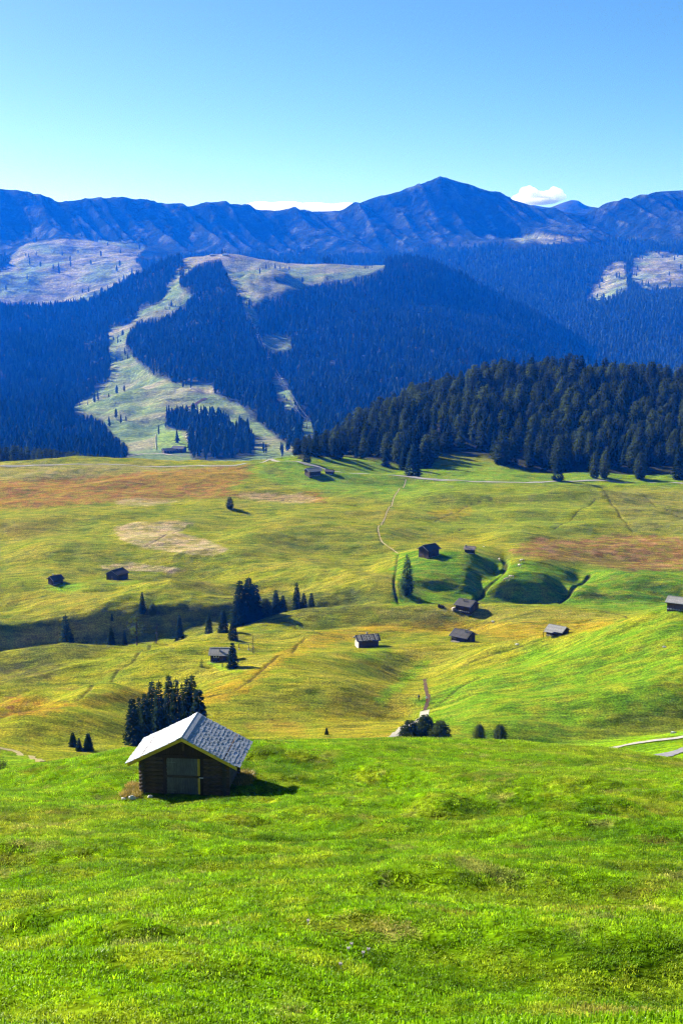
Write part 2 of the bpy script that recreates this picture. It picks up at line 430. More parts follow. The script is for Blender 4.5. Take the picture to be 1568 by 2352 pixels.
# cattle-trodden terraces and small steps
relief += w_mid * sstep(480, 560, Y0) * 0.25 * np.abs(perlin(X0 / 26, Y0 / 7, 23))
rid = 1 - 2 * np.abs(perlin(X0 / 11 + .25 * Y0 / 5, Y0 / 5.5, 33))
relief += w_near * (1 - .9 * sstep(70, 86, Y0)) * sstep(16, 30, Y0) * (0.22 * rid + 0.04 * (1 - 2 * np.abs(perlin(X0 / 3.2, Y0 / 1.5, 35))))
A.Z = A.Z + relief
A.reproject()
def swell(pts, w, h, dmin=None):
    ln = [A.hit(u, y, dmin) for (u, y) in pts]
    dd = line_dist([(p.x, p.y) for p in ln], A.X, A.Y, 4 * w)
    A.Z += h * np.exp(-(dd / w) ** 2) * (1.7 * (A.Y < 110) if dmin is None else (A.Y > 110))
swell([(600, 1752), (700, 1765), (804, 1781), (900, 1800), (1000, 1822), (1091, 1840), (1250, 1868), (1400, 1880)], 1.6, 0.55)
swell([(640, 1790), (760, 1812), (880, 1835), (1020, 1858)], 1.2, 0.28)
swell([(150, 1790), (220, 1785), (300, 1800)], 1.4, 0.30)
swell([(820, 1768), (960, 1785), (1150, 1800), (1350, 1812), (1600, 1835)], 1.8, -0.35)
swell([(520, 1900), (700, 1890), (900, 1915)], 1.2, 0.25)
swell([(1250, 1905), (1400, 1915), (1600, 1940)], 1.0, 0.35)
swell([(80, 2130), (180, 2140), (300, 2160)], .7, 0.22)
swell([(860, 2030), (960, 2025), (1060, 2040)], .8, 0.20)
swell([(1200, 2150), (1320, 2140), (1450, 2160)], .6, 0.08)
for (pts, w, h) in [
    ([(80, 1628), (30, 1648), (-40, 1672)], 5, 1.4), ([(215, 1630), (160, 1662), (95, 1695)], 6, 1.7), ([(330, 1640), (300, 1670), (240, 1700)], 6, 1.2),
    ([(20, 1535), (80, 1525), (130, 1522)], 8, 1.6), ([(1250, 1706), (1400, 1694), (1600, 1676)], 4, -.8), ([(1150, 1625), (1300, 1590), (1500, 1530)], 14, 1.4),
    ([(640, 1427), (760, 1420), (900, 1413), (1050, 1419)], 8, -1.8), ([(560, 1312), (700, 1328), (830, 1348), (888, 1372)], 8, 2.0), ([(400, 1352), (560, 1350), (700, 1356)], 7, 1.2),
    ([(1365, 1322), (1460, 1328), (1580, 1345)], 5, .8), ([(1380, 1350), (1460, 1352), (1560, 1362)], 3, -.9), ([(1200, 1320), (1270, 1335), (1310, 1360)], 5, .35),
    ([(950, 1290), (1020, 1288), (1080, 1296)], 10, .7), ([(920, 1318), (1000, 1322), (1060, 1330)], 5, .4), ([(1000, 1140), (1180, 1125), (1370, 1135)], 12, 1.2),
    ([(0, 1228), (80, 1224), (140, 1212)], 8, -.5), ([(0, 1195), (90, 1192), (150, 1180)], 9, .5), ([(600, 1240), (750, 1232), (870, 1245)], 10, 1.8), ([(150, 1265), (300, 1275), (450, 1285)], 10, 1.3),
    ([(700, 1545), (800, 1530), (900, 1520)], 9, 1.5), ([(560, 1640), (700, 1600), (860, 1590)], 10, 1.3), ([(930, 1640), (945, 1590), (960, 1530)], 7, -1.3), ([(400, 1520), (480, 1545), (560, 1570)], 8, 1.0)]:
    big_ = pts[0][0] < 900 or pts[0][1] > 1420
    swell(pts, w * (1.7 if big_ else 1.5), h * (2.9 if big_ else 1.6), 130)
swell([(1200, 1690), (1300, 1682), (1420, 1672), (1600, 1655)], 9, -2.6, 262); swell([(1180, 1655), (1320, 1638), (1500, 1612), (1620, 1590)], 12, 2.2, 262)
gul = sstep(478, 492, A.Y) * (1 - sstep(520, 560, A.Y)) * (1 - sstep(780, 900, A.U))
A.Z += gul * (.7 * fbm(A.X / 30, A.Y / 14, 37, 3) + .35 * (1 - 2 * np.abs(perlin(A.X / 9, A.Y / 14, 39))))
A.reproject()

# the shelf that the hay hut stands on
HUT = A.hit(424, 1823)
dist = np.hypot(A.X - HUT.x, (A.Y - HUT.y - 1.6))
k = 1 - sstep(3.0, 8.5, dist)
A.Z = A.Z * (1 - k) + k * (HUT.z + 0.05 * (A.Y - HUT.y) * -0.6)
A.reproject()

def world_line(pts, sheet=None, step=None, dmin=None):
    sheet = sheet or A
    out = []
    for (u, y) in pts:
        q = sheet.hit(u, y, dmin); out.append(q)
    # smooth resample
    res = []
    for i in range(len(out) - 1):
        p0 = out[max(i - 1, 0)]; p1 = out[i]; p2 = out[i + 1]; p3 = out[min(i + 2, len(out) - 1)]
        n = max(2, int((p2 - p1).length / (step or max(1.0, p1.y / 250))))
        for j in range(n):
            t = j / n
            res.append(0.5 * ((2 * p1) + (p2 - p0) * t + (2 * p0 - 5 * p1 + 4 * p2 - p3) * t * t + (3 * p1 - p0 - 3 * p2 + p3) * t ** 3))
    res.append(out[-1]); return res

DITCHES = [  # picture polyline, half width, depth
 ([(0, 1643), (60, 1635), (140, 1610), (200, 1590), (260, 1558), (310, 1515), (345, 1485), (358, 1470)], 0.7, 0.7),
 ([(330, 1597), (420, 1602), (480, 1598), (540, 1585), (590, 1550), (640, 1505), (700, 1466)], 0.7, 0.6),
 ([(645, 1424), (680, 1444), (730, 1452), (790, 1466)], 0.9, 0.6),
 ([(790, 1447), (900, 1449), (1010, 1450), (1080, 1442), (1135, 1428)], 0.8, 0.6),
 ([(880, 1476), (960, 1470), (1100, 1475), (1150, 1473)], 0.6, 0.4),
 ([(1000, 1622), (1030, 1598), (1060, 1575), (1100, 1556)], 0.7, 0.7),
 ([(1060, 1530), (1100, 1512), (1150, 1498), (1200, 1482)], 0.6, 0.5),
 ([(916, 1388), (908, 1360), (905, 1338), (909, 1305), (914, 1274)], .8, .9),
 ([(1085, 1382), (1110, 1358), (1140, 1330), (1160, 1306), (1158, 1288)], 1.2, 1.2),
 ([(1283, 1384), (1310, 1360), (1338, 1338), (1352, 1322)], 1.0, 1.05),
 ([(1255, 1455), (1300, 1448), (1330, 1440)], 0.7, 0.6),
 ([(1320, 1394), (1370, 1402), (1420, 1412), (1440, 1420)], 0.8, 0.6),
 ([(1385, 1125), (1400, 1150), (1415, 1170), (1440, 1205), (1452, 1222)], 0.9, 0.7),
 ([(1450, 1128), (1490, 1150), (1530, 1172), (1568, 1190)], 0.8, 0.5),
 ([(1000, 1196), (1035, 1180), (1070, 1163), (1130, 1146)], 0.9, 0.7),
 ([(1020, 1228), (1060, 1215), (1092, 1208)], 0.9, 0.6),
 ([(1270, 1216), (1320, 1182), (1365, 1147)], 0.9, 0.7),
 ([(335, 1254), (365, 1238), (400, 1222), (442, 1206)], 0.8, 0.4),
 ([(880, 1252), (870, 1230), (868, 1210), (885, 1186), (893, 1165), (905, 1140), (932, 1100)], 0.9, 0.35),
 ([(550, 1145), (640, 1148), (700, 1153), (800, 1160), (860, 1163)], 0.8, 0.5),
]
ditch_lines = [(world_line(p), max(0.42, w * (0.7 if d > 1 else .45)), d * (.75 if d > 1 else .4)) for (p, w, d) in DITCHES]
earth = np.zeros(A.X.shape)
for (ln, w, dep) in ditch_lines:
    dd = line_dist([(p.x, p.y) for p in ln], A.X, A.Y, w * 3 + 2)
    A.Z -= dep * (1 - sstep(w * 0.5, w * 2.0, dd))
    earth = np.maximum(earth, (0.8 if dep > .7 else .6) * (1 - sstep(w * 0.4, w * 1.4, dd)))
A.reproject()

# ---- what grows where (albedo of the sward), with some slope shade painted in
U, V = A.U, A.V
N1 = fbm(A.X / 9, A.Y / 6, 41, 4); N2 = fbm(A.X / 40, A.Y / 22, 43, 4); N3 = fbm(A.X / 3, A.Y / 1.5, 47, 3)
JU = U + 16 * N1 + 6 * N3; JV = V + 5 * N1 + 2.5 * N3          # ragged outlines for patches
MOT = fbm(A.X / 5, A.Y / 2.4, 53, 4) + .5 * N1
def C3(c): return np.array(c)[None, None, :]
def lerp(a, b, k): return a * (1 - k[..., None]) + b * k[..., None]
fresh = C3((0.150, 0.290, 0.003)); deep = C3((0.075, 0.175, 0.003)); olive = C3((0.235, 0.240, 0.012)); straw = C3((0.30, 0.26, 0.075))
ochre = C3((0.31, 0.215, 0.012)); rust = C3((0.27, 0.135, 0.028)); pink = C3((0.42, 0.33, 0.17)); brown = C3((0.085, 0.055, 0.022)); lime = C3((0.17, 0.33, 0.006))
c = lerp(np.broadcast_to(fresh, A.X.shape + (3,)), deep, 0.75 * sstep(-0.1, 0.6, N1))
c = lerp(c, C3((0.23, 0.27, 0.015)), 0.55 * sstep(0.05, 0.7, N2))
c = lerp(c, straw, 0.5 * sstep(0.55, 1.0, N3 * 0.6 + N1 * 0.5))
NB = fbm(A.X / 2.2, A.Y / 1.2, 57, 4); NC_ = fbm(A.X / 14, A.Y / 5, 59, 3)
c = lerp(c, C3((0.29, 0.30, 0.02)), .40 * sstep(.0, .6, NB + .6 * NC_)); c = lerp(c, C3((0.045, 0.10, 0.004)), .55 * sstep(.1, .75, -.7 * NB + .8 * NC_)); c = lerp(c, C3((0.20, 0.15, 0.03)), .45 * sstep(.45, .9, N3 - .5 * NC_))
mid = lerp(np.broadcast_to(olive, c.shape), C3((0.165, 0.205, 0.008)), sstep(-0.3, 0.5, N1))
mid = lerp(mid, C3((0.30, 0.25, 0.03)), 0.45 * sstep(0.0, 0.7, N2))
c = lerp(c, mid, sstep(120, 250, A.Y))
def patch(poly, col, soft=4, amt=1.0, rag=1.0):
    global c
    k = poly_mask(poly, U + rag * (JU - U), V + rag * (JV - V), soft) * amt * (A.Y > 110) * (0.45 + 0.55 * sstep(-.35, .25, MOT))
    c = lerp(c, col, k)
patch([(930, 1740), (960, 1600), (1100, 1540), (1250, 1480), (1420, 1435), (1700, 1395), (1700, 1760), (1200, 1760)], C3((0.115, 0.235, 0.006)), 20, 0.9)
patch([(1280, 1700), (1420, 1650), (1700, 1630), (1700, 1690), (1420, 1712)], C3((0.13, 0.15, 0.012)), 14, 0.8)  # dark toe of the big slope: its shade painted into the sward
patch([(1250, 1760), (1300, 1705), (1450, 1692), (1700, 1675), (1700, 1800), (1250, 1800)], lime, 5)
patch([(905, 1272), (960, 1262), (1100, 1272), (1170, 1290), (1300, 1285), (1400, 1300), (1700, 1312), (1700, 1408), (1440, 1408), (1290, 1390), (1100, 1384), (900, 1392)], C3((0.105, 0.225, 0.008)), 6, 0.95)
patch([(560, 1075), (690, 1040), (1000, 1060), (1568, 1080), (1568, 1120), (1150, 1112), (900, 1150), (740, 1130), (640, 1115)], C3((0.14, 0.26, 0.012)), 10, 0.9)
patch([(900, 1150), (1000, 1115), (1370, 1112), (1385, 1200), (1180, 1245), (1000, 1230)], C3((0.20, 0.26, 0.012)), 12, 0.7)
patch([(-200, 1066), (240, 1064), (420, 1074), (560, 1072), (480, 1085), (300, 1092), (100, 1108), (-200, 1112)], straw, 6, 0.85)
patch([(-200, 1108), (130, 1100), (330, 1084), (480, 1072), (585, 1070), (565, 1096), (520, 1125), (620, 1136), (735, 1132), (745, 1155), (650, 1152), (540, 1142), (300, 1150), (150, 1163), (-200, 1176)], rust, 5, 0.95)
patch([(330, 1094), (480, 1078), (600, 1076), (560, 1092), (500, 1108), (380, 1110)], ochre, 8, 0.6)
patch([(262, 1216), (315, 1200), (400, 1196), (445, 1202), (405, 1222), (475, 1240), (525, 1262), (490, 1278), (400, 1268), (330, 1258), (272, 1237)], pink, 3, 0.95, 0.6)
patch([(232, 1300), (300, 1291), (420, 1306), (395, 1316), (240, 1309)], pink, 3, 0.95, 0.6)
patch([(265, 1150), (350, 1144), (410, 1152), (340, 1163), (270, 1160)], pink, 3, 0.7, 0.6)
patch([(540, 1132), (700, 1134), (735, 1146), (690, 1158), (560, 1146)], pink, 3, 0.6, 0.6)
patch([(600, 1078), (640, 1074), (655, 1085), (620, 1092)], brown, 3, 0.6, 0.6)
patch([(1168, 1266), (1222, 1236), (1330, 1241), (1420, 1228), (1700, 1240), (1700, 1300), (1450, 1314), (1330, 1290), (1250, 1286), (1180, 1274)], lerp(np.broadcast_to(C3((0.20, 0.10, 0.03)), c.shape), C3((0.30, 0.17, 0.06)), sstep(-.2, .5, N1)), 4, 0.95)
patch([(1220, 1290), (1330, 1270), (1450, 1290), (1400, 1310), (1250, 1300)], C3((0.16, 0.14, 0.02)), 6, 0.6)
patch([(990, 1185), (1000, 1170), (1080, 1160), (1080, 1185), (1030, 1200)], ochre, 5, 0.7)
patch([(975, 1240), (1080, 1218), (1180, 1228), (1140, 1250), (1010, 1255)], C3((0.28, 0.26, 0.01)), 6, 0.7)
patch([(1385, 1130), (1480, 1120), (1700, 1140), (1700, 1230), (1450, 1222)], C3((0.24, 0.23, 0.04)), 8, 0.8)
patch([(640, 1500), (720, 1458), (850, 1434), (1000, 1426), (1140, 1430), (1300, 1420), (1420, 1424), (1380, 1448), (1200, 1470), (1100, 1460), (900, 1452), (830, 1466), (720, 1492), (650, 1524), (560, 1596), (470, 1612), (470, 1588), (560, 1552)], ochre, 5, 0.85)
patch([(860, 1400), (1000, 1390), (1300, 1398), (1430, 1418), (1150, 1428), (880, 1425)], C3((0.24, 0.21, 0.03)), 6, 0.8)
patch([(8, 1600), (60, 1594), (110, 1604), (180, 1618), (90, 1645), (-60, 1650)], lerp(np.broadcast_to(ochre, c.shape), rust, sstep(-.1, .4, N3)), 4)
patch([(180, 1612), (300, 1580), (470, 1590), (560, 1600), (470, 1622), (300, 1618), (190, 1626)], ochre, 6, 0.7)
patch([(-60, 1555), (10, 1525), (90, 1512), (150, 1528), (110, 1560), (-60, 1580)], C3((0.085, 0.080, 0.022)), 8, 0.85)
patch([(730, 1700), (760, 1600), (900, 1560), (930, 1640), (900, 1700)], C3((0.24, 0.20, 0.012)), 18, 0.6)
patch([(560, 1665), (640, 1650), (720, 1668), (690, 1690), (580, 1680)], rust, 7, 0.5)
patch([(860, 1610), (920, 1550), (980, 1508), (990, 1515), (930, 1575), (875, 1625)], lime, 8, 0.8)
patch([(800, 1515), (870, 1480), (900, 1492), (880, 1520)], lime, 5, 0.5)
patch([(100, 1352), (180, 1338), (210, 1345), (150, 1362)], lime, 5, 0.9)
patch([(240, 1336), (330, 1332), (320, 1345), (250, 1345)], lime, 4, 0.5)
patch([(485, 1522), (530, 1525), (560, 1545), (500, 1540)], lime, 4, 0.7)
patch([(-60, 1500), (150, 1470), (320, 1400), (560, 1365), (850, 1352), (880, 1390), (600, 1432), (350, 1470), (150, 1520), (-60, 1540)], C3((0.10, 0.11, 0.02)), 10, 0.8)  # shade of the gully bank, put into the ground colour
patch([(-60, 1745), (10, 1722), (60, 1738), (110, 1752), (-60, 1790)], lime, 5, 0.8)
patch([(0, 1205), (60, 1200), (100, 1215), (60, 1240), (20, 1236)], C3((0.17, 0.13, 0.02)), 6, 0.6)  # shading of the upper left fold, painted as a darker patch
# bare earth scuffs, dead grass and molehills on the near slope
kn = sstep(0.62, 0.9, fbm(A.X / 2.6, A.Y / 1.7, 61, 3) + 0.25 * N2) * (A.Y < 110)
c = lerp(c, C3((0.26, 0.24, 0.07)), 0.6 * kn)
for (u_, y_, r_) in [(885, 2037, .3), (520, 2142, .3), (630, 2207, .4), (610, 2240, .25), (1320, 2150, .45), (1240, 2148, .25), (240, 1765, .9), (220, 1835, .6)]:
    q = A.hit(u_, y_); kd = np.hypot(A.X - q.x, (A.Y - q.y) * 0.8)
    kk = 1 - sstep(r_ * .3, r_ * .8, kd + 0.35 * np.abs(N3))
    c = lerp(c, C3((0.17, 0.14, 0.075)), 0.7 * kk); A.Z -= 0.05 * kk
c = lerp(c, C3((0.040, 0.028, 0.014)), earth)
# needle litter below the wood on the rise
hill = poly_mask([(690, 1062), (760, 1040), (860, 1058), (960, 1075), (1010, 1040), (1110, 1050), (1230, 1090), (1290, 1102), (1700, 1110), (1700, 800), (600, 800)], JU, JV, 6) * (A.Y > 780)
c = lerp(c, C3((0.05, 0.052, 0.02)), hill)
A.reproject()
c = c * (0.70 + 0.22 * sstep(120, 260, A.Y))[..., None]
A.col = c
M_MEADOW = ground_material('meadow_sward', 0.45, 14.0, 1.3, 0.35, 0.6)
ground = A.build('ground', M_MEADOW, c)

# ---- the ski mountain across the valley
RIDGE_C = [(-700, 800), (-300, 745), (0, 716), (100, 712), (200, 700), (290, 652), (380, 612), (430, 592), (520, 583), (600, 594), (700, 606), (880, 612), (960, 607), (1000, 612), (1050, 640), (1150, 690), (1250, 745), (1350, 800), (1450, 848), (1568, 895), (1900, 1000)]
uc = ucols(3.2, fine=(-60, 1630), coarse=24)
rc = np.interp(uc, [p[0] for p in RIDGE_C], [p[1] for p in RIDGE_C])
def ridge_curve(p): return list(zip(uc, 1040 - p * (1040 - rc)))
SKI = [(1380, 1125), (1560, 1075), (1700, 1040)] + [(d, ridge_curve(p)) for (d, p) in ((1900, .076), (2150, .19), (2450, .325), (2800, .49), (3150, .64), (3500, .80), (3750, .91), (3950, 1.0))] + \
      [(4200, list(zip(uc, rc + 40))), (4700, list(zip(uc, rc + 130)))]
C = Sheet(SKI, [10, 10, 16, 18, 20, 24, 24, 24, 22, 22, 8, 4], uc, 10)
wr = 1 - 0.7 * sstep(3600, 3950, C.Y)
C.Z += (40 * fbm(C.X / 420, C.Y / 500, 71, 4) + 6 * fbm(C.X / 60, C.Y / 80, 73, 3)) * sstep(1500, 2400, C.Y) * wr
C.reproject()
PISTE = [(442, 586), (405, 625), (382, 670), (370, 697), (318, 712), (300, 745), (252, 752), (250, 790), (256, 840), (250, 880), (195, 915), (160, 942), (235, 962), (262, 1000), (300, 1030), (280, 1090), (690, 1090), (700, 1040), (640, 1010), (598, 975), (550, 932), (492, 905), (490, 885), (400, 880), (350, 862), (308, 825), (290, 800), (290, 770), (320, 735), (380, 725), (412, 705), (440, 682), (412, 660), (415, 612), (450, 590)]
CLUMP = [(376, 957), (440, 955), (520, 975), (540, 1000), (560, 990), (585, 1020), (585, 1050), (440, 1060), (432, 1022), (500, 1004), (380, 985)]
PLATEAU = [(500, 570), (600, 580), (640, 600), (760, 606), (885, 602), (880, 618), (840, 632), (760, 645), (680, 665), (600, 692), (556, 684), (522, 630), (506, 592)]
CREST = [(418, 590), (470, 570), (530, 566), (575, 574), (575, 600), (530, 596), (480, 598), (445, 612), (425, 625)]
LIFT = [(515, 582), (532, 640), (548, 690), (568, 735), (592, 785), (618, 838), (642, 885), (668, 930), (705, 985)]
SCARS = [[(600, 772), (640, 765), (672, 785), (668, 802), (625, 806), (604, 795)], [(622, 872), (648, 868), (680, 930), (668, 945), (640, 905)], [(690, 970), (715, 968), (722, 1000), (700, 1002)], [(560, 690), (580, 705), (600, 740), (585, 752), (560, 720)]]
def ski_open(u, v):
    k = np.maximum(np.maximum(poly_mask(PISTE, u, v, 3), poly_mask(PLATEAU, u, v, 3)), poly_mask(CREST, u, v, 3))
    k = k * (1 - poly_mask(CLUMP, u, v, 3))
    for s_ in SCARS: k = np.maximum(k, poly_mask(s_, u, v, 3))
    return k
n1 = fbm(C.X / 60, C.Y / 60, 81, 4); n2 = fbm(C.X / 250, C.Y / 160, 83, 3)
C.open = ski_open(C.U + 4 * n1, C.V + 3 * n1)
cc = lerp(np.broadcast_to(C3((0.18, 0.25, 0.08)), C.X.shape + (3,)), C3((0.26, 0.26, 0.13)), sstep(-0.2, 0.6, n2 + 0.5 * n1))
cc = lerp(cc, C3((0.30, 0.27, 0.19)), sstep(640, 590, C.V) * 0.7)
cc = lerp(cc, C3((0.20, 0.30, 0.05)), poly_mask([(358, 1005), (372, 990), (415, 992), (437, 1030), (425, 1035), (355, 1035)], C.U, C.V, 3))
cc = cc * .75
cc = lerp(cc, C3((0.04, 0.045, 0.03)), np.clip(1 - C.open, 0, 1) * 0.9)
M_FAR = ground_material('far_sward', 5.0, 90.0, 12.0, 3.0, 0.5)
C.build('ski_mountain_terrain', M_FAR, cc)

# ---- the high ridge
SKY = [(-900, 470), (-300, 430), (0, 434), (60, 443), (100, 455), (135, 470), (160, 462), (200, 457), (300, 456), (330, 463), (380, 470), (440, 475), (485, 466), (540, 472), (600, 483), (700, 487), (780, 485), (800, 476), (850, 457), (925, 439), (960, 425), (1000, 411), (1017, 408), (1035, 412), (1060, 420), (1130, 445), (1200, 466), (1240, 480), (1300, 492), (1350, 490), (1380, 478), (1470, 453), (1510, 440), (1568, 437), (1900, 425), (2500, 470)]
ud = ucols(3.2, fine=(-60, 1630), coarse=30)
sk = np.interp(ud, [p[0] for p in SKY], [p[1] for p in SKY])
BASE = [(0, 568), (150, 545), (300, 555), (450, 575), (700, 578), (900, 582), (1000, 572), (1150, 550), (1300, 547), (1400, 570), (1568, 545)]
bs = np.interp(ud, [p[0] for p in BASE], [p[1] for p in BASE])
HIGH = [(3300, 905), (3600, [(0, 850), (784, 800), (1200, 850), (1568, 850)]), (4000, [(0, 790), (784, 740), (1100, 745), (1250, 778), (1568, 772)]),
 (4400, [(0, 742), (300, 720), (784, 690), (1100, 690), (1300, 722), (1450, 702), (1568, 695)]),
 (4800, [(0, 698), (150, 700), (300, 655), (700, 650), (1000, 655), (1200, 672), (1350, 688), (1450, 662), (1568, 652)]),
 (5200, [(0, 640), (150, 625), (300, 608), (450, 612), (700, 622), (1000, 625), (1200, 622), (1400, 612), (1568, 602)]),
 (5600, [(0, 592), (50, 572), (150, 553), (300, 564), (450, 592), (700, 602), (1000, 596), (1150, 562), (1200, 549), (1300, 553), (1400, 582), (1568, 577)]),
 (5850, list(zip(ud, bs))), (6040, list(zip(ud, bs + 0.42 * (sk - bs)))), (6250, list(zip(ud, sk))), (6480, list(zip(ud, sk + 26))), (7000, list(zip(ud, sk + 140)))]
D = Sheet(HIGH, [6, 12, 16, 20, 20, 22, 16, 34, 34, 10, 4], ud, 5)
fr = (D.Y - 5750) / 500
face = sstep(5600, 5900, D.Y) * (1 - sstep(6150, 6250, D.Y))
# couloirs and ribs run down the fall line: noise long in depth and narrow across
skew = D.X + 0.55 * (D.Y - 5900)
ribs = 1 - 2 * np.abs(perlin(skew / 210, D.Y / 900, 91)); ribs2 = 1 - 2 * np.abs(perlin(skew / 75, D.Y / 420, 93))
D.Z += face * (34 * ribs + 14 * ribs2 + 4 * fbm(D.X / 40, D.Y / 40, 95, 3))
D.Z += sstep(3800, 4600, D.Y) * (1 - sstep(5500, 5800, D.Y)) * (22 * fbm(D.X / 380, D.Y / 380, 97, 4) + 4 * fbm(D.X / 60, D.Y / 60, 99, 2))
D.reproject()
LEFT_ALP = [(25, 590), (60, 560), (150, 548), (250, 553), (335, 568), (310, 595), (330, 622), (262, 655), (165, 716), (100, 704), (-60, 694), (-60, 650), (20, 612)]
RIGHT_ALPS = [[(1340, 692), (1375, 645), (1405, 602), (1432, 603), (1440, 660), (1400, 688)], [(1452, 592), (1500, 578), (1700, 595), (1700, 655), (1480, 662), (1450, 642)], [(1168, 548), (1230, 538), (1340, 545), (1350, 553), (1250, 560), (1195, 556)]]
n1 = fbm(D.X / 70, D.Y / 70, 101, 4); n2 = fbm(D.X / 260, D.Y / 200, 103, 3)
du_, dv_ = D.U + 6 * n1, D.V + 4 * n1
def alp_open(u, v):
    k = poly_mask(LEFT_ALP, u, v, 4)
    for s_ in RIGHT_ALPS: k = np.maximum(k, poly_mask(s_, u, v, 4))
    return k
D.open = alp_open(du_, dv_)
cd = lerp(np.broadcast_to(C3((0.012, 0.022, 0.018)), D.X.shape + (3,)), C3((0.028, 0.038, 0.028)), sstep(-.2, .6, n1 + n2))
cd = lerp(cd, C3((0.11, 0.13, 0.13)), 0.6 * sstep(0.45, 0.85, ribs2 * 0.6 + n1 * 0.6) * face)
alp = lerp(np.broadcast_to(C3((0.21, 0.205, 0.12)), cd.shape), C3((0.15, 0.20, 0.08)), sstep(-.1, .5, n2))
alp = lerp(alp, C3((0.05, 0.06, 0.03)), 0.7 * sstep(0.1, 0.5, fbm(D.X / 110, D.Y / 45, 107, 4)))
cd = lerp(cd, alp, D.open)
M_HIGH = ground_material('alpine_turf', 9.0, 120.0, 18.0, 8.0, 0.5)
D.build('high_ridge_terrain', M_HIGH, cd)

# ---- a farther summit in the gap
FAR = [(8000, 640), (8500, [(1000, 560), (1150, 520), (1220, 490), (1300, 490), (1400, 500), (1700, 560)]),
       (8800, [(900, 560), (1150, 500), (1210, 474), (1222, 470), (1240, 474), (1262, 477), (1290, 466), (1312, 459), (1328, 461), (1338, 469), (1350, 474), (1380, 478), (1450, 500), (1800, 560)]), (9200, 620)]
E = Sheet(FAR, [10, 14, 8], ucols(4, 800, 1800, (1100, 1500), 20), 3)
E.Z += 12 * fbm(E.X / 160, E.Y / 160, 111, 3) * (1 - sstep(8600, 8800, E.Y))
E.build('distant_summit_terrain', M_HIGH, np.broadcast_to(C3((0.04, 0.04, 0.03)), E.X.shape + (3,)).copy())

# ------------------------------------------------------------------ the air
hz = MB().box(-6800, 6800, -120, 9300, -330, 430)
t = NT('air'); pv = t.n('VolumePrincipled')
pv.inputs['Color'].default_value = (0.003, 0.15, 1.0, 1); pv.inputs['Density'].default_value = 0.72e-4
pv.inputs['Absorption Color'].default_value = (1, 1, 1, 1); pv.inputs['Anisotropy'].default_value = 0.2
t.link(pv.outputs[0], t.out.inputs['Volume'])
hz.build('haze', t.mat, kind='stuff', label='blue air haze between the viewer and the mountains')

# ------------------------------------------------------------------ trees
M_BARK = plain_material('bark', (0.045, 0.034, 0.026), 0.95, 0.5, 6.0, 0.03, 0.05)
M_SPRUCE = foliage_material('spruce_needles', (0.010, 0.022, 0.010), (0.036, 0.064, 0.022))
M_PINE = foliage_material('pine_needles', (0.008, 0.018, 0.005), (0.105, 0.140, 0.022), 0.25)
M_LARCH = foliage_material('larch_needles', (0.020, 0.048, 0.012), (0.060, 0.110, 0.024))
M_FARTREE = foliage_material('far_needles', (0.005, 0.012, 0.009), (0.040, 0.072, 0.036), 0.1)
M_DRYLEAF = foliage_material('dry_leaves', (0.05, 0.045, 0.03), (0.10, 0.085, 0.05))

def profile(kind, t, rr):
    """crown radius (share of the widest) at share t of the crown's height"""
    if kind == 'spruce': return (1 - t) ** 0.85 * (0.55 + 0.45 * min(1, t * 9))
    if kind == 'pine': return math.sqrt(max(0.0, 1 - (abs(t - 0.36) / (0.37 if t < 0.36 else 0.65)) ** 1.9)) * (1 - t) ** 0.22 + 0.02
    return (1 - t) ** 0.7 * (0.45 + 0.55 * min(1, t * 5))

def crown_mesh(kind, H, rad, low, whorls, seed, leaf=1.0, gap=0.1, per=(6, 9), fronds=6):
    """branches as sprays of small jagged fronds, drooping with age"""
    rr = random.Random(seed); V_ = []; F_ = []
    for w in range(whorls):
        t = (w + rr.uniform(-.3, .3)) / whorls; t = min(max(t, 0), 0.995)
        z = H * (low + (1 - low) * t); nb = rr.randint(*per); off = rr.random() * 6.28
        if t > 0.85: nb = max(3, nb - 3)
        for b in range(nb):
            if rr.random() < gap: continue
            an = off + 6.283 * b / nb + rr.uniform(-.35, .35)
            L = rad * profile(kind, t, rr) * rr.uniform(0.72, 1.12) + 0.04 * rad
            dz = rr.uniform(-0.34, -0.12) if kind == 'spruce' else (rr.uniform(-0.1, 0.35) if kind == 'pine' else rr.uniform(-0.2, 0.05))
            dz += 0.5 * max(0, t - 0.75)
            ca, sa = math.cos(an), math.sin(an)
            for k in range(fronds):
                q = 0.22 + 0.78 * (k + rr.random()) / fronds
                px, py, pz = ca * L * q, sa * L * q, z + dz * L * q + rr.uniform(-.05, .05) * L
                s = leaf * (0.17 + 0.16 * rr.random()) * rad * (1.15 - 0.55 * q) * (0.55 + 0.6 * (1 - t))
                a2 = an + rr.choice((-1, 1)) * rr.uniform(0.2, 1.1)
                tx, ty = math.cos(a2), math.sin(a2); nx, ny = -ty, tx
                tip = (px + tx * s * 1.5, py + ty * s * 1.5, pz - s * rr.uniform(-.25, .85))
                o = len(V_); wd = s * rr.uniform(.35, .6); tl = rr.uniform(-.5, .5) * wd
                V_ += [(px, py, pz), (px + tx * s * .6 + nx * wd, py + ty * s * .6 + ny * wd, pz - s * .15 + tl), tip, (px + tx * s * .6 - nx * wd, py + ty * s * .6 - ny * wd, pz - s * .15 - tl)]
                F_.append([o, o + 1, o + 2, o + 3])
    o = len(V_); s = 0.035 * H   # leader
    V_ += [(-s * .25, 0, H * .97), (s * .25, 0, H * .97), (0, 0, H * 1.03), (0, -s * .25, H * .97), (0, s * .25, H * .97), (0, 0, H * 1.02)]
    F_ += [[o, o + 1, o + 2], [o + 3, o + 4, o + 5]]
    return mesh_np(kind + '_crown', V_, F_)

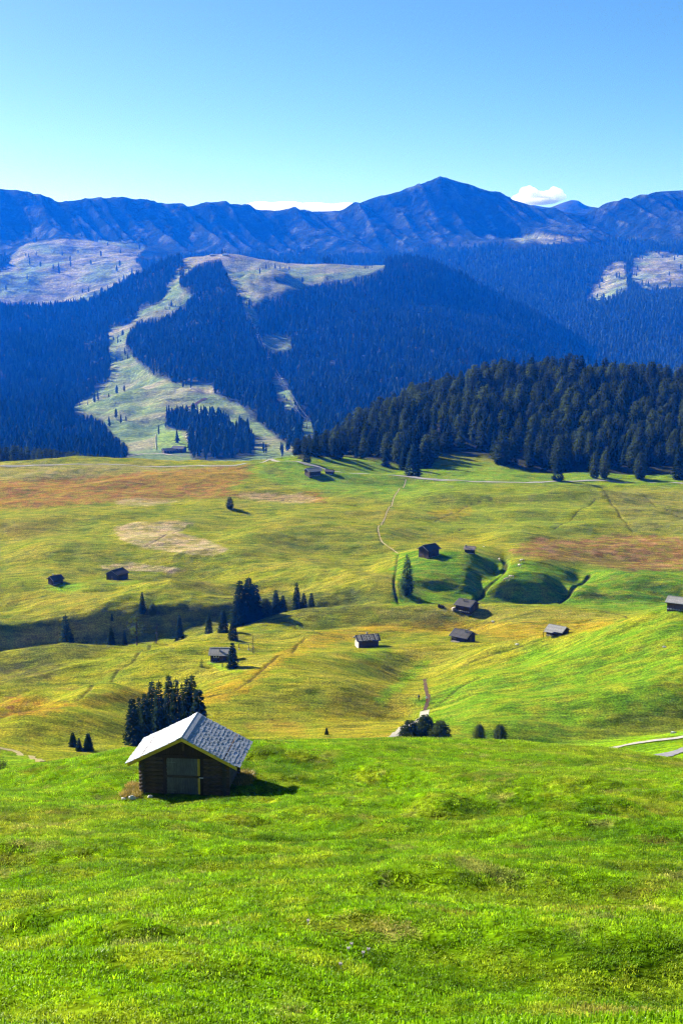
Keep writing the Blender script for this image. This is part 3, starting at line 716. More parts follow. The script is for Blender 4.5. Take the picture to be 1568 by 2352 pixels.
def trunk_mesh(H, r, seed, top=0.97, limbs=0, low=0.3):
    rr = random.Random(seed); m = MB(); n = 7
    pts = [(rr.uniform(-.02, .02) * H * .4 * (i > 0), rr.uniform(-.02, .02) * H * .4 * (i > 0), -0.04 * H + (top + .04) * H * i / n) for i in range(n + 1)]
    m.tube(pts, [r * (1.25 if i == 0 else 1) * (1 - 0.93 * i / n) + .004 for i in range(n + 1)], 7)
    for i in range(limbs):
        z = H * (low + (0.9 - low) * (i + rr.random()) / limbs); a = rr.random() * 6.28; L = H * .13 * rr.uniform(.6, 1.2)
        m.tube([(0, 0, z), (math.cos(a) * L * .6, math.sin(a) * L * .6, z + L * .15), (math.cos(a) * L, math.sin(a) * L, z + L * rr.uniform(.2, .5))], [r * .3, r * .2, r * .05], 5, False)
    return m.mesh('trunk', True)

# unit trees are one metre tall; each kind has a few forms
KINDS = {
 'spruce': [(crown_mesh('spruce', 1, r, .04, w, sd, 1.35, .04), trunk_mesh(1, .016, sd)) for (r, w, sd) in ((.19, 30, 1), (.16, 32, 2), (.22, 28, 3), (.13, 34, 4))],
 'pine': [(crown_mesh('pine', 1, r, .05, 24, sd, 1.25, .04, (9, 12), 6), trunk_mesh(1, .022, sd)) for (r, sd) in ((.25, 11), (.29, 12), (.22, 13))],
 'bare_pine': [(crown_mesh('pine', 1, .26, .38, 13, 21, .85, .35, (5, 7), 5), trunk_mesh(1, .022, 21, .95, 9, .25))],
 'larch': [(crown_mesh('larch', 1, .18, .06, 34, 31, 1.15, .10, (7, 9), 6), trunk_mesh(1, .016, 31))],
 'thin': [(crown_mesh('spruce', 1, .12, .10, 22, 41, .8, .35, (4, 6), 4), trunk_mesh(1, .014, 41, .97, 6, .2))],
 'shrub': [(crown_mesh('pine', 1, .42, .04, 14, 51, .8, .05, (8, 11), 5), trunk_mesh(1, .03, 51, .8))],
}
for kd, mt in (('spruce', M_SPRUCE), ('pine', M_PINE), ('bare_pine', M_PINE), ('larch', M_LARCH), ('thin', M_DRYLEAF), ('shrub', M_PINE)):
    for (cm, tm) in KINDS[kd]: cm.materials.append(mt); tm.materials.append(M_BARK)
TREE_NAME = {'spruce': 'spruce_tree', 'pine': 'stone_pine_tree', 'bare_pine': 'pine_tree', 'larch': 'larch_tree', 'thin': 'bare_tree', 'shrub': 'pine_shrub'}

def tree(p, h, kind, form, label, group=None, wide=1.0, cat='tree', rz=None):
    t_ = thing(TREE_NAME[kind], label, cat, p, random.random() * 6.28 if rz is None else rz, group)
    t_.scale = (h * wide, h * wide, h)
    cm, tm = KINDS[kind][form % len(KINDS[kind])]
    add('crown', cm, None, t_); add('trunk', tm, None, t_)
    return t_

def px2m(n, p): return n * p.length / FP

def tree_px(u, y, hpx, kind, form, label, group=None, wide=1.0, d=None, cat='tree'):
    p = A.hit(u, y) if d is None else A.at_dist(u, d)
    top = hpx
    if d is not None: top = hpx + max(0, 0)
    return tree(p - Vector((0, 0, 0.15)), px2m(top, p), kind, form, label, group, wide, cat)

G_HUT = 'spruces clustered behind the hay hut'
SOLO = [
 # u, y, height in picture units, kind, form, label, group, width, distance
 (155, 1502, 92, 'spruce', 3, 'tall narrow dark spruce in the shaded gully, tallest at its left end', None, 1.25, 425),
 (168, 1500, 48, 'spruce', 1, 'short slim spruce hugging the right side of the tall gully spruce', None, 1.1, 424),
 (256, 1482, 42, 'spruce', 2, 'small full spruce on the meadow crest left of the umbrella pine', None, 1.0, 410),
 (287, 1474, 28, 'spruce', 0, 'smallest spruce on the crest just left of the umbrella pine', None, 0.9, 412),
 (315, 1467, 60, 'bare_pine', 0, 'umbrella-crowned pine with a long bare pale trunk on the crest', None, 1.15, 412),
 (328, 1408, 50, 'spruce', 0, 'dark spruce on the upper rim of the gully above the umbrella pine', None, 1.0, None),
 (351, 1412, 28, 'pine', 1, 'low dark bushy pine right beside the spruce on the gully rim', None, 1.3, None),
 (258, 1425, 17, 'spruce', 2, 'tiny spruce in the dark bank casting a long shadow down the gully', None, 1.0, None),
 (220, 1488, 24, 'shrub', 0, 'dark shrub at the gully bottom between two small spruces', None, 0.8, 428),
 (361, 1471, 42, 'thin', 0, 'thin leafless little tree at the head of the ditch', None, 1.0, 412),
 (24, 1528, 38, 'spruce', 2, 'dark bushy spruce at the left edge down in the gully', None, 1.2, 425),
 (80, 1512, 22, 'shrub', 0, 'low dark shrub half hidden in the gully at the left', None, 1.0, 425),
 (54, 1347, 11, 'shrub', 0, 'tiny lone shrub left of the small dark hut', None, 0.7, None),
 (302, 1348, 5, 'shrub', 0, 'very small bush below the shadow of the big dark barn', None, 0.9, None),
 (413, 1452, 42, 'spruce', 0, 'single spruce standing in the gully between umbrella pine and hut trees', None, 1.0, 440),
 (480, 1442, 38, 'spruce', 2, 'stout spruce in the gully just left of the two trees on the ridge', None, 1.0, 452),
 (513, 1453, 56, 'spruce', 2, 'left of the two big spruces on the ridge above the silver-roofed hut', None, 1.2, None),
 (535, 1470, 52, 'spruce', 2, 'right of the two big spruces on the ridge above the silver-roofed hut', None, 1.15, None),
 (535, 1534, 62, 'spruce', 2, 'dense dark spruce covering the right end of the silver-roofed hut', None, 1.15, None),
 (582, 1500, 42, 'thin', 0, 'greyish half bare tree right of the wooden swing frame', None, 1.7, None),
 (464, 1532, 21, 'shrub', 0, 'small upright shrub on the grass left of the silver-roofed hut', None, 0.75, None),
 (512, 1532, 12, 'shrub', 0, 'little dark bush in front of the silver-roofed hut', None, 0.6, None),
 (552, 1424, 92, 'spruce', 0, 'second tallest spruce of the dense clump above the gully, leftmost', None, 1.1, 478),
 (572, 1428, 104, 'spruce', 1, 'tallest spruce of the dense clump above the gully', None, 1.5, 479),
 (587, 1424, 84, 'spruce', 2, 'broad spruce on the right flank of the dense gully clump', None, 1.0, 481),
 (610, 1418, 46, 'pine', 0, 'low dark pine filling the gap right of the dense clump', None, 1.2, 483),
 (634, 1412, 58, 'spruce', 0, 'taller of the two spruces midway between dense clump and bare-tipped spruce', None, 1.1, 484),
 (650, 1412, 46, 'spruce', 2, 'shorter of the two spruces midway between dense clump and bare-tipped spruce', None, 1.1, 484),
 (682, 1406, 70, 'spruce', 3, 'thin bare-tipped spruce at the right end of the gully trees', None, 1.2, 486),
 (698, 1405, 44, 'spruce', 0, 'low spruce just right of the bare-tipped spruce', None, 1.0, 487),
 (715, 1402, 42, 'spruce', 2, 'last spruce at the right end of the gully trees', None, 0.9, 488),
 (934, 1366, 96, 'larch', 0, 'tall green larch standing beside the stream below the big barn', None, 1.1, None),
 (962, 1388, 19, 'shrub', 0, 'round dark bush on the stream bank right of the larch', None, 1.0, 479),
 (528, 1168, 28, 'pine', 1, 'lone round pine out on the open upper meadow', None, 1.2, None),
 (169, 1741, 60, 'spruce', 2, 'left of the two spruces rising behind the slope left of the hay hut', None, 1.1, 262),
 (183, 1741, 48, 'spruce', 0, 'spruce squeezed between the pair left of the hay hut', None, 1.0, 258),
 (204, 1734, 52, 'spruce', 2, 'right of the two spruces rising behind the slope left of the hay hut', None, 1.05, 258),
 (3, 1762, 30, 'shrub', 0, 'round dark pine shrub at the left edge behind the near slope', None, 0.9, 160),
 (750, 1696, 27, 'spruce', 2, 'small lone spruce peeping over the near slope right of the hay hut', None, 0.95, 285),
 (975, 1702, 62, 'pine', 2, 'tallest pine of the clump beside the pale footpath', None, 1.35, 268),
 (940, 1702, 50, 'pine', 1, 'bushy pine at the left of the footpath clump', None, 1.05, 265),
 (1010, 1702, 50, 'pine', 0, 'rounded pine at the right of the footpath clump', None, 1.15, 265),
 (1099, 1703, 42, 'pine', 2, 'left of the two dark rounded pines behind the near slope', None, 1.15, 268),
 (1147, 1704, 43, 'pine', 0, 'right of the two dark rounded pines behind the near slope', None, 1.05, 268),
 (948, 1094, 76, 'spruce', 2, 'big dark spruce standing forward of the wood by the gravel road', None, 1.25, None),
 (926, 1080, 56, 'spruce', 0, 'smaller spruce just left of the big spruce forward of the wood', None, 1.1, None),
 (886, 1070, 46, 'spruce', 2, 'lone spruce on the grass before the left part of the wood', None, 1.2, None),
 (1152, 1068, 70, 'pine', 1, 'broad stone pine standing apart at the lower side of the glade', None, 1.25, None),
 (1280, 1104, 58, 'spruce', 2, 'dark spruce beside the gravel road right of the glade', None, 1.2, None),
 (1364, 1098, 60, 'pine', 2, 'left of the two slim pines by the gravel road before the wood', None, 1.0, None),
 (1386, 1098, 62, 'pine', 2, 'right of the two slim pines by the gravel road before the wood', None, 1.0, None),
 (1468, 1100, 62, 'pine', 0, 'rounded pine by the gravel road near the right end of the wood', None, 1.0, None),
 (1558, 1100, 80, 'spruce', 0, 'tall spruce by the road at the right edge of the picture', None, 1.2, None),
 (705, 1062, 40, 'spruce', 2, 'outermost left spruce of the wood above the silver-roofed roadside barn', None, 1.2, None),
]
for (u, y, h, kd, fm, lb, gp, wd, dd) in SOLO:
    if dd is None: tree_px(u, y, h, kd, fm, lb, gp, wd, cat='shrub' if kd == 'shrub' else 'tree')
    else:
        # the foot is hidden behind a nearer crest: keep the tip where the photograph shows it
        p = A.at_dist(u, dd); x_, y_, z_ = ray_xyz(u, y - h, p.y)
        tree(p - Vector((0, 0, 0.15)), max(1.0, z_ - p.z), kd, fm, lb, gp, wd * (1.4 if dd < 300 else 1.15) * min(1.0, px2m(h, p) / max(1, z_ - p.z) * 1.35), 'shrub' if kd == 'shrub' else 'tree')
# the clump behind the hut: tip (u, y), distance
CLUMP_HUT = [(307, 1600, 268, 2, 'low left outermost spruce of the clump behind the hay hut'), (322, 1597, 275, 1, 'narrow spruce second from the left in the clump behind the hay hut'),
 (335, 1590, 270, 0, 'shorter spruce third from the left in the clump behind the hay hut'), (352, 1562, 280, 0, 'left of the twin-topped spruces in the clump behind the hay hut'),
 (368, 1560, 276, 1, 'right of the twin-topped spruces in the clump behind the hay hut'), (391, 1549, 283, 0, 'tall dark spruce in the middle of the clump behind the hay hut'),
 (407, 1556, 279, 1, 'slender spruce just right of the middle of the hay hut clump'), (421, 1566, 284, 3, 'slim shorter spruce in a gap of the clump behind the hay hut'),
 (433, 1552, 277, 1, 'spruce third from the right in the clump behind the hay hut'), (444, 1548, 284, 0, 'tallest spruce near the right end of the hay hut clump'),
 (458, 1578, 273, 2, 'full-skirted spruce at the right end of the clump behind the hay hut')]
for (u, y, d, fm, lb) in CLUMP_HUT:
    p = A.at_dist(u, d); x_, y_, z_ = ray_xyz(u, y, p.y)
    h = z_ - p.z
    tree(p - Vector((0, 0, .2)), h, 'spruce', fm, lb, G_HUT, 0.95)

# ---- scattered masses: one object each, points carry size, turn and form
def scatter(name, label, pts, scale, wide, form, sources, cols=None, **props):
    me = mesh_np(name, np.asarray(pts, np.float32), np.zeros((0, 4), int)) if False else bpy.data.meshes.new(name)
    me.vertices.add(len(pts)); me.vertices.foreach_set('co', np.asarray(pts, np.float32).ravel())
    def at(nm, ty, arr, key='value'):
        a = me.attributes.new(nm, ty, 'POINT'); a.data.foreach_set(key, np.asarray(arr, np.float32 if ty != 'INT' else np.int32).ravel())
    sc = np.stack([scale * wide, scale * wide, scale], -1)
    at('siz', 'FLOAT_VECTOR', sc, 'vector')
    rot = np.zeros((len(pts), 3)); rot[:, 2] = RNG.uniform(0, 6.283, len(pts)); rot[:, :2] = RNG.normal(0, 0.03, (len(pts), 2))
    at('turn', 'FLOAT_VECTOR', rot, 'vector'); at('form', 'INT', form)
    if cols is not None: at('gcol', 'FLOAT_VECTOR', cols, 'vector')
    o = add(name, me, None, kind='stuff', label=label, **props)
    ng = bpy.data.node_groups.new(name, 'GeometryNodeTree')
    ng.interface.new_socket('Geometry', in_out='INPUT', socket_type='NodeSocketGeometry'); ng.interface.new_socket('Geometry', in_out='OUTPUT', socket_type='NodeSocketGeometry')
    gi = ng.nodes.new('NodeGroupInput'); go = ng.nodes.new('NodeGroupOutput'); jn = ng.nodes.new('GeometryNodeJoinGeometry')
    def named(nm, ty):
        n_ = ng.nodes.new('GeometryNodeInputNamedAttribute'); n_.data_type = ty; n_.inputs['Name'].default_value = nm; return n_.outputs['Attribute']
    siz, turn, frm = named('siz', 'FLOAT_VECTOR'), named('turn', 'FLOAT_VECTOR'), named('form', 'INT')
    e2r = ng.nodes.new('FunctionNodeEulerToRotation'); ng.links.new(turn, e2r.inputs[0])
    for i, so in enumerate(sources):
        cmp_ = ng.nodes.new('FunctionNodeCompare'); cmp_.data_type = 'INT'; cmp_.operation = 'EQUAL'
        ng.links.new(frm, cmp_.inputs[2]); cmp_.inputs[3].default_value = i
        oi = ng.nodes.new('GeometryNodeObjectInfo'); oi.inputs['Object'].default_value = so
        ip = ng.nodes.new('GeometryNodeInstanceOnPoints')
        ng.links.new(gi.outputs[0], ip.inputs['Points']); ng.links.new(cmp_.outputs[0], ip.inputs['Selection']); ng.links.new(oi.outputs['Geometry'], ip.inputs['Instance'])
        ng.links.new(e2r.outputs[0], ip.inputs['Rotation']); ng.links.new(siz, ip.inputs['Scale']); ng.links.new(ip.outputs[0], jn.inputs[0])
    ng.links.new(jn.outputs[0], go.inputs[0])
    md = o.modifiers.new('scatter', 'NODES'); md.node_group = ng
    return o

def src(name, me):
    return bpy.data.objects.new(name, me)      # never linked to the scene: only the source of a scattered mass

def joined(cm, tm, mat):
    a = np.array([v.co for v in cm.vertices]); b = np.array([v.co for v in tm.vertices])
    f = [list(p.vertices) for p in cm.polygons] + [[i + len(a) for i in p.vertices] for p in tm.polygons]
    me = mesh_np('tree_form', np.concatenate([a, b]), f); me.materials.append(mat); return me

def cheap_tree(r, seed, tiers=7, kind='spruce'):
    rr = random.Random(seed); V_ = []; F_ = []
    for t_ in range(tiers):
        z0 = 0.05 + 0.95 * t_ / tiers; n = 7 if t_ < tiers - 2 else 5
        rad = r * profile(kind, t_ / tiers, rr) * rr.uniform(.85, 1.15) + .012; z1 = min(1.0, z0 + 1.9 / tiers)
        o = len(V_); V_.append((0, 0, z1))
        for k in range(n * 2):
            a = 6.283 * k / (2 * n) + rr.uniform(-.2, .2); q = rad * (1.0 if k % 2 == 0 else .6) * rr.uniform(.8, 1.15)
            V_.append((math.cos(a) * q, math.sin(a) * q, z0 + rr.uniform(-.03, .03) + (0.03 if k % 2 else 0)))
        for k in range(2 * n): F_.append([o, o + 1 + k, o + 1 + (k + 1) % (2 * n)])
    me = mesh_np('far_tree_form', V_, F_); me.materials.append(M_FARTREE); return me

def sample_sheet(S, weight, n):
    """n random points on the sheet, weighted by weight x true area"""
    w = weight[:-1, :-1]
    ax = S.X[:-1, 1:] - S.X[:-1, :-1]; dy = S.Y[1:, :-1] - S.Y[:-1, :-1]
    ar = (np.abs(ax * dy) * w).ravel(); cs = np.cumsum(ar); tot = cs[-1]
    idx = np.searchsorted(cs, RNG.uniform(0, tot, n)); r, c_ = np.unravel_index(np.minimum(idx, len(ar) - 1), w.shape)
    f, g = RNG.random(n), RNG.random(n)
    L = lambda Q: (Q[r, c_] * (1 - f) + Q[r, c_ + 1] * f) * (1 - g) + (Q[r + 1, c_] * (1 - f) + Q[r + 1, c_ + 1] * f) * g
    return np.stack([L(S.X), L(S.Y), L(S.Z)], -1), (r, c_), tot

def clear_view(P, h, openf, share=.55):
    """False for trees whose tops would stand in front of open ground"""
    u, v = project(P[:, 0], P[:, 1], P[:, 2]); hp = h / P[:, 1] * FP
    return (openf(u, v - .15 * hp) < .5) & (openf(u, v - share * hp) < .5) & (openf(u, v - .85 * hp) < .5)

def thin_out(P, dmin):
    """drop points closer than dmin to an earlier one"""
    cell = {}; keep = []
    for i, (x, y) in enumerate(P[:, :2]):
        k = (int(x // dmin), int(y // dmin)); bad = False
        for a in (-1, 0, 1):
            for b in (-1, 0, 1):
                for j in cell.get((k[0] + a, k[1] + b), ()):
                    if (P[j, 0] - x) ** 2 + (P[j, 1] - y) ** 2 < dmin * dmin: bad = True
        if not bad: keep.append(i); cell.setdefault(k, []).append(i)
    return np.array(keep)

# ---- the wood on the near rise: nearest trees one by one, the rest as a mass
WOOD_EDGE = [(684, 1062), (720, 1060), (790, 1052), (860, 1052), (905, 1058), (930, 1085), (975, 1090), (1000, 1062), (1060, 1040), (1115, 1042), (1135, 1070), (1165, 1066), (1200, 1070), (1250, 1098), (1320, 1092), (1400, 1100), (1700, 1112), (1700, 800), (640, 800)]
wood = poly_mask(WOOD_EDGE, A.U, A.V, 2) * (A.Y > 790) * (A.Y < 1130) * (A.U > 660) * (A.U < 1640)
glade = poly_mask([(1000, 1062), (1060, 1030), (1115, 1030), (1180, 1050), (1150, 1075), (1120, 1060)], A.U, A.V, 6)
wood = wood * (1 - 0.8 * glade) * (0.35 + 0.65 * sstep(-0.55, 0.1, fbm(A.X / 40, A.Y / 40, 131, 2)))
P, _, _ = sample_sheet(A, wood, 7000)
P = P[thin_out(P, 6.6)]
U_, V_ = project(P[:, 0], P[:, 1], P[:, 2])
hgt = np.clip(RNG.normal(15.5, 3.2, len(P)), 8, 22) * np.interp(U_, [680, 760, 900], [0.72, 0.85, 1.0])
# a tree shows as much as its neighbours in front let it
order = np.argsort(P[:, 1]); cover = np.full(1700, 2000.0); vis = np.zeros(len(P))
for i in order:
    tu, tv = project(P[i, 0], P[i, 1], P[i, 2] + hgt[i]); c0 = int(np.clip(tu, 2, 1695)); w_ = max(2, int(hgt[i] * .2 / P[i, 1] * FP))
    sl = slice(max(0, c0 - w_), c0 + w_)
    bot = np.minimum(cover[sl], V_[i]); vis[i] = np.clip(bot - tv, 0, None).sum() if 0 <= tu < 1568 else 0
    cover[sl] = np.minimum(cover[sl], tv + 6)
big = np.argsort(-vis)[:240]; isbig = np.zeros(len(P), bool); isbig[big] = True
WOODLBL = {'pine': 'round-crowned stone pine', 'spruce': 'slim dark spruce'}
def wood_place(u, v):
    h = 'front edge of the wood' if v > np.interp(u, [690, 800, 1000, 1568], [1045, 1035, 1045, 1065]) else ('crest of the wood' if v < np.interp(u, [690, 850, 1050, 1568], [1040, 1000, 930, 925]) else 'middle slope of the wood')
    w = 'its far left spur' if u < 850 else ('left of the glade' if u < 1020 else ('around the glade' if u < 1200 else ('right of the glade' if u < 1390 else 'its right end')))
    return h + ', ' + w
for i in np.nonzero(isbig)[0]:
    kd = 'pine' if RNG.random() < 0.62 else 'spruce'; fm = int(RNG.integers(0, 4))
    tree(Vector(P[i]) - Vector((0, 0, .3)), hgt[i], kd, fm, WOODLBL[kd] + ' on the ' + wood_place(U_[i], V_[i]), 'trees of the wood on the rise', RNG.uniform(.85, 1.15))
rest = P[~isbig]; forms = [joined(*KINDS['pine'][0], M_PINE), joined(*KINDS['pine'][2], M_PINE), joined(*KINDS['spruce'][1], M_SPRUCE)]
wsrc = [src('wood_form', m) for m in forms]
scatter('wood', 'rest of the dense dark conifer wood covering the rise', rest - np.array((0, 0, .3)), hgt[~isbig], RNG.uniform(.85, 1.2, len(rest)), RNG.integers(0, 3, len(rest)), wsrc)

# the strip of wood behind the far meadow edge at the left
behind = ((A.U > -200) & (A.U < 330) & (A.Y > 900) & (A.Y < 1180)).astype(float)
P, _, _ = sample_sheet(A, behind, 2200); P = P[thin_out(P, 8)]
U_, V_ = project(P[:, 0], P[:, 1], P[:, 2]); tipv = np.interp(U_, [-200, 0, 60, 130, 200, 260, 310], [1015, 1018, 1022, 1030, 1036, 1046, 1060]) + RNG.uniform(0, 14, len(P))
zt = np.array([ray_xyz(U_[i], tipv[i], P[i, 1])[2] for i in range(len(P))]); hh = np.clip(zt - P[:, 2], 8, 60)
scatter('treeline', 'dark conifer treeline behind the far meadow edge', P, hh, np.clip(13 / hh, .35, 1), RNG.integers(0, 3, len(P)), wsrc)

# ---- mountain forests
M_FARTREE2 = foliage_material('haze_paled_needles', (0.014, 0.030, 0.026), (0.055, 0.095, 0.06), 0.1)  # lighter needles: distance haze partly put into the colour
fsrc = [src('far_form', cheap_tree(r, sd, 7, kd)) for (r, sd, kd) in ((.17, 1, 'spruce'), (.20, 2, 'spruce'), (.15, 3, 'spruce'), (.22, 4, 'pine'))]
infr = (C.U > -120) & (C.U < 1690)
dens = np.clip(1 - C.open * 1.02, 0, 1) * infr * (C.Y > 1600) * (C.Y < 4020) * (0.45 + 0.55 * sstep(-.5, 0.0, fbm(C.X / 70, C.Y / 70, 141, 2)))
P, rc_, tot = sample_sheet(C, dens, 60000)
P = P[thin_out(P, 5.5)]; hts = np.clip(RNG.normal(20, 4.5, len(P)), 8, 32)
uu, vv = project(P[:, 0], P[:, 1], P[:, 2]); k_ = clear_view(P, hts, ski_open) | (poly_mask(CLUMP, uu, vv, 2) > .5); P, hts = P[k_], hts[k_]
scatter('mountain_forest', 'dense spruce forest covering the ski mountain', P, hts, RNG.uniform(.8, 1.25, len(P)), RNG.integers(0, 4, len(P)), fsrc)
# scattered singles on the piste and the plateau edge
P, _, _ = sample_sheet(C, np.clip(C.open, 0, 1) * infr * (C.Y > 1650) * (C.Y < 3950) * sstep(0.35, .7, fbm(C.X / 120, C.Y / 120, 151, 2)), 90)
scatter('piste_trees', 'scattered single spruces on the open ski slope', P, RNG.uniform(8, 18, len(P)), RNG.uniform(.8, 1.2, len(P)), RNG.integers(0, 4, len(P)), fsrc)
fsrc2 = []
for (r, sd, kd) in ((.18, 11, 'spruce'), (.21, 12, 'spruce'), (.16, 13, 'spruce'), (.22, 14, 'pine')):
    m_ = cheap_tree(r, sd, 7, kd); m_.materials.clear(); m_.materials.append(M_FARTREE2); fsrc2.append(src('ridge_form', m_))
infr = (D.U > -120) & (D.U < 1690)
n_ = fbm(D.X / 140, D.Y / 140, 161, 3)
line = np.interp(D.U, [-100, 0, 150, 330, 420, 560, 800, 1000, 1150, 1300, 1400, 1568], [585, 585, 700, 612, 590, 588, 590, 575, 570, 575, 560, 560])
dens = np.clip(1 - D.open * 1.05, 0, 1) * infr * (D.Y > 3500) * sstep(-4, 14, D.V - line + 14 * n_)
dens = np.maximum(dens, 0.35 * D.open * sstep(0.25, 0.5, fbm(D.X / 90, D.Y / 60, 163, 3)) * infr)
P, _, _ = sample_sheet(D, dens, 62000); P = P[thin_out(P, 7)]; hts = np.clip(RNG.normal(20, 4, len(P)), 8, 30)
k_ = clear_view(P, hts, alp_open) | (RNG.random(len(P)) < .16); P, hts = P[k_], hts[k_]
scatter('high_forest', 'blue hazed spruce forest under the high ridge', P, hts, RNG.uniform(.9, 1.4, len(P)), RNG.integers(0, 4, len(P)), fsrc2)

# ------------------------------------------------------------------ the hay hut in the near meadow
M_LOG = wood_material('log_wood', (0.028, 0.018, 0.013), (0.19, 0.12, 0.08), (1.5, 12, 12))
M_LOGY = wood_material('log_wood_side', (0.03, 0.024, 0.02), (0.13, 0.105, 0.09), (12, 1.5, 12))
M_PLANK = wood_material('gable_plank', (0.030, 0.016, 0.012), (0.085, 0.048, 0.034), (14, 14, 1.2))
M_DOOR = wood_material('door_plank', (0.07, 0.062, 0.055), (0.24, 0.215, 0.19), (16, 16, 1.2))
M_NEWWOOD = wood_material('pale_new_wood', (0.66, 0.42, 0.03), (0.92, 0.62, 0.07), (3, 12, 12))
M_SHING = wood_material('weathered_shingle', (0.09, 0.10, 0.13), (0.66, 0.70, 0.78), (2, 18, 18), 0.55)  # weathered grey wood, with the blue of skylight painted in
M_STONE = plain_material('stone', (0.30, 0.28, 0.25), 0.9, 0.4, 3.0, 0.05)
M_WHITESTONE = plain_material('pale_stone', (0.62, 0.60, 0.56), 0.9, 0.2, 5.0, 0.03)
M_IRON = plain_material('iron', (0.20, 0.19, 0.18), 0.5, 0.3, 8.0, 0.005)

YAW = R(-6.0)
hut = thing('hay_hut', 'log hay hut with silver shingle roof and yellow bargeboards on the near slope', 'hut', HUT + Vector((0, 0, -0.05)), YAW)
HW, HD, WH, TAN = 2.1, 3.1, 2.02, math.tan(R(27)); rr = random.Random(5)
def log_mesh(L, r, axis, seed):
    q = random.Random(seed); m = MB(); n = 5
    pts = []
    for i in range(n + 1):
        t_ = L * i / n; a, b = q.uniform(-.012, .012), q.uniform(-.012, .012)
        pts.append((t_, a, b) if axis == 'x' else (a, t_, b))
    m.tube(pts, [r * q.uniform(.93, 1.05) for _ in pts], 9); return m.mesh('log', True)
LOGS = {}
def log(x, y, z, L, axis, r, mat, key):
    k = (round(L, 2), axis, round(r, 2), key)
    if k not in LOGS: LOGS[k] = log_mesh(L, r, axis, int(L * 37) + key * 11 + (500 if axis == 'x' else 0))
    return add('log', LOGS[k], mat, hut, (x, y, z))
ROWS = 10; RH = WH / ROWS; LR = RH * 0.545
for i in range(ROWS):
    z = RH * (i + .5)
    log(-HW - .22, 0, z, HW - 0.86 + .22, 'x', LR, M_LOG, i % 4)                # front, left of the door
    log(0.98, 0, z, HW - 0.98 + .24, 'x', LR, M_LOG, 4 + i % 4)                 # front, right of the door
    log(-HW - .22, HD, z, 2 * HW + .44, 'x', LR, M_LOG, i % 3)                 # back
    for sx in (-1, 1): log(sx * HW, -.24, z + RH * .5 if i < ROWS - 1 else z + RH * .3, HD + .5, 'y', LR, M_LOGY, i % 3)
# sill beam, posts and lintel of the doorway
MB().tube([(-HW - .1, -.02, -.06), (HW + .1, -.02, -.06)], LR * 1.15, 9).build('sill_beam', M_LOG, hut, True)
for x in (-0.98, 0.93): MB().box(x - .08, x + .08, -.14, .10, -.02, WH - .04).build('door_post', M_PLANK, hut)
MB().box(-1.12, 1.1, -.13, .10, WH - .04, WH + .13).build('lintel', M_PLANK, hut)
# upright gable boards
nb = 21; bw = 2 * HW / nb
for k in range(nb):
    x0 = -HW + k * bw + .006; x1 = x0 + bw - .012; dy = rr.uniform(-.012, .012)
    zt = lambda x: WH + (HW - abs(x)) * TAN - .03
    zb = WH + .131 if abs((x0 + x1) / 2) < 1.1 else WH - .02
    pts = [(x0, zb), (x1, zb), (x1, max(zb + .02, zt(x1))), (x0, max(zb + .02, zt(x0)))]
    if x0 < 0 < x1: pts.insert(3, (0, zt(0)))
    for (yy, nm) in ((-.09, 'gable_board'), (HD + .05, 'gable_board')): MB().prism(pts, yy + dy, yy + dy + .035).build(nm, M_PLANK, hut)
MB().box(-.05, .05, -.135, -.1, WH + .35, WH + HW * TAN - .05).build('king_post', M_LOG, hut)
MB().tube([(0, -.42, WH + HW * TAN - .14), (0, HD + .4, WH + HW * TAN - .14)], .09, 9).build('ridge_beam', M_LOG, hut, True)
for sx in (-1, 1): MB().tube([(sx * HW, -.40, WH + .02), (sx * HW, HD + .38, WH + .02)], .085, 9).build('wall_plate', M_LOG, hut, True)
# door: two leaves of boards with a middle rail, one pale new board
door = add('door', None, None, hut, (0, -.05, 0)) if False else None
dm = MB().box(-.9, .85, .0, .03, .06, WH - .06); door = dm.build('door', M_PLANK, hut, loc=(0, -.03, 0))
nd = 9; dw = 1.60 / nd
for k in range(nd):
    for (z0, z1) in ((.08, .97), (1.03, WH - .07)):
        x0 = -.885 + k * dw; MB().box(x0 + .004, x0 + dw - .004, -.045 + rr.uniform(-.008, .008), .0, z0 + rr.uniform(0, .02), z1).build('plank', M_DOOR, door)
MB().box(.725, .84, -.055, .0, .08, .96).build('new_plank', M_NEWWOOD, door, label='pale yellow new board in the lower leaf of the old door')
MB().box(.715, .835, -.055, .0, 1.06, WH - .07).build('new_plank', M_NEWWOOD, door, label='pale yellow new board in the upper leaf of the old door')
MB().box(-.90, .80, -.09, -.046, .94, 1.06).build('rail', M_LOG, door)
MB().box(.80, 1.02, -.135, -.09, .96, 1.0).build('latch', M_WHITESTONE, door)
for z in (.24, 1.72): MB().box(-.89, -.42, -.065, -.05, z, z + .035).build('hinge', M_IRON, door)
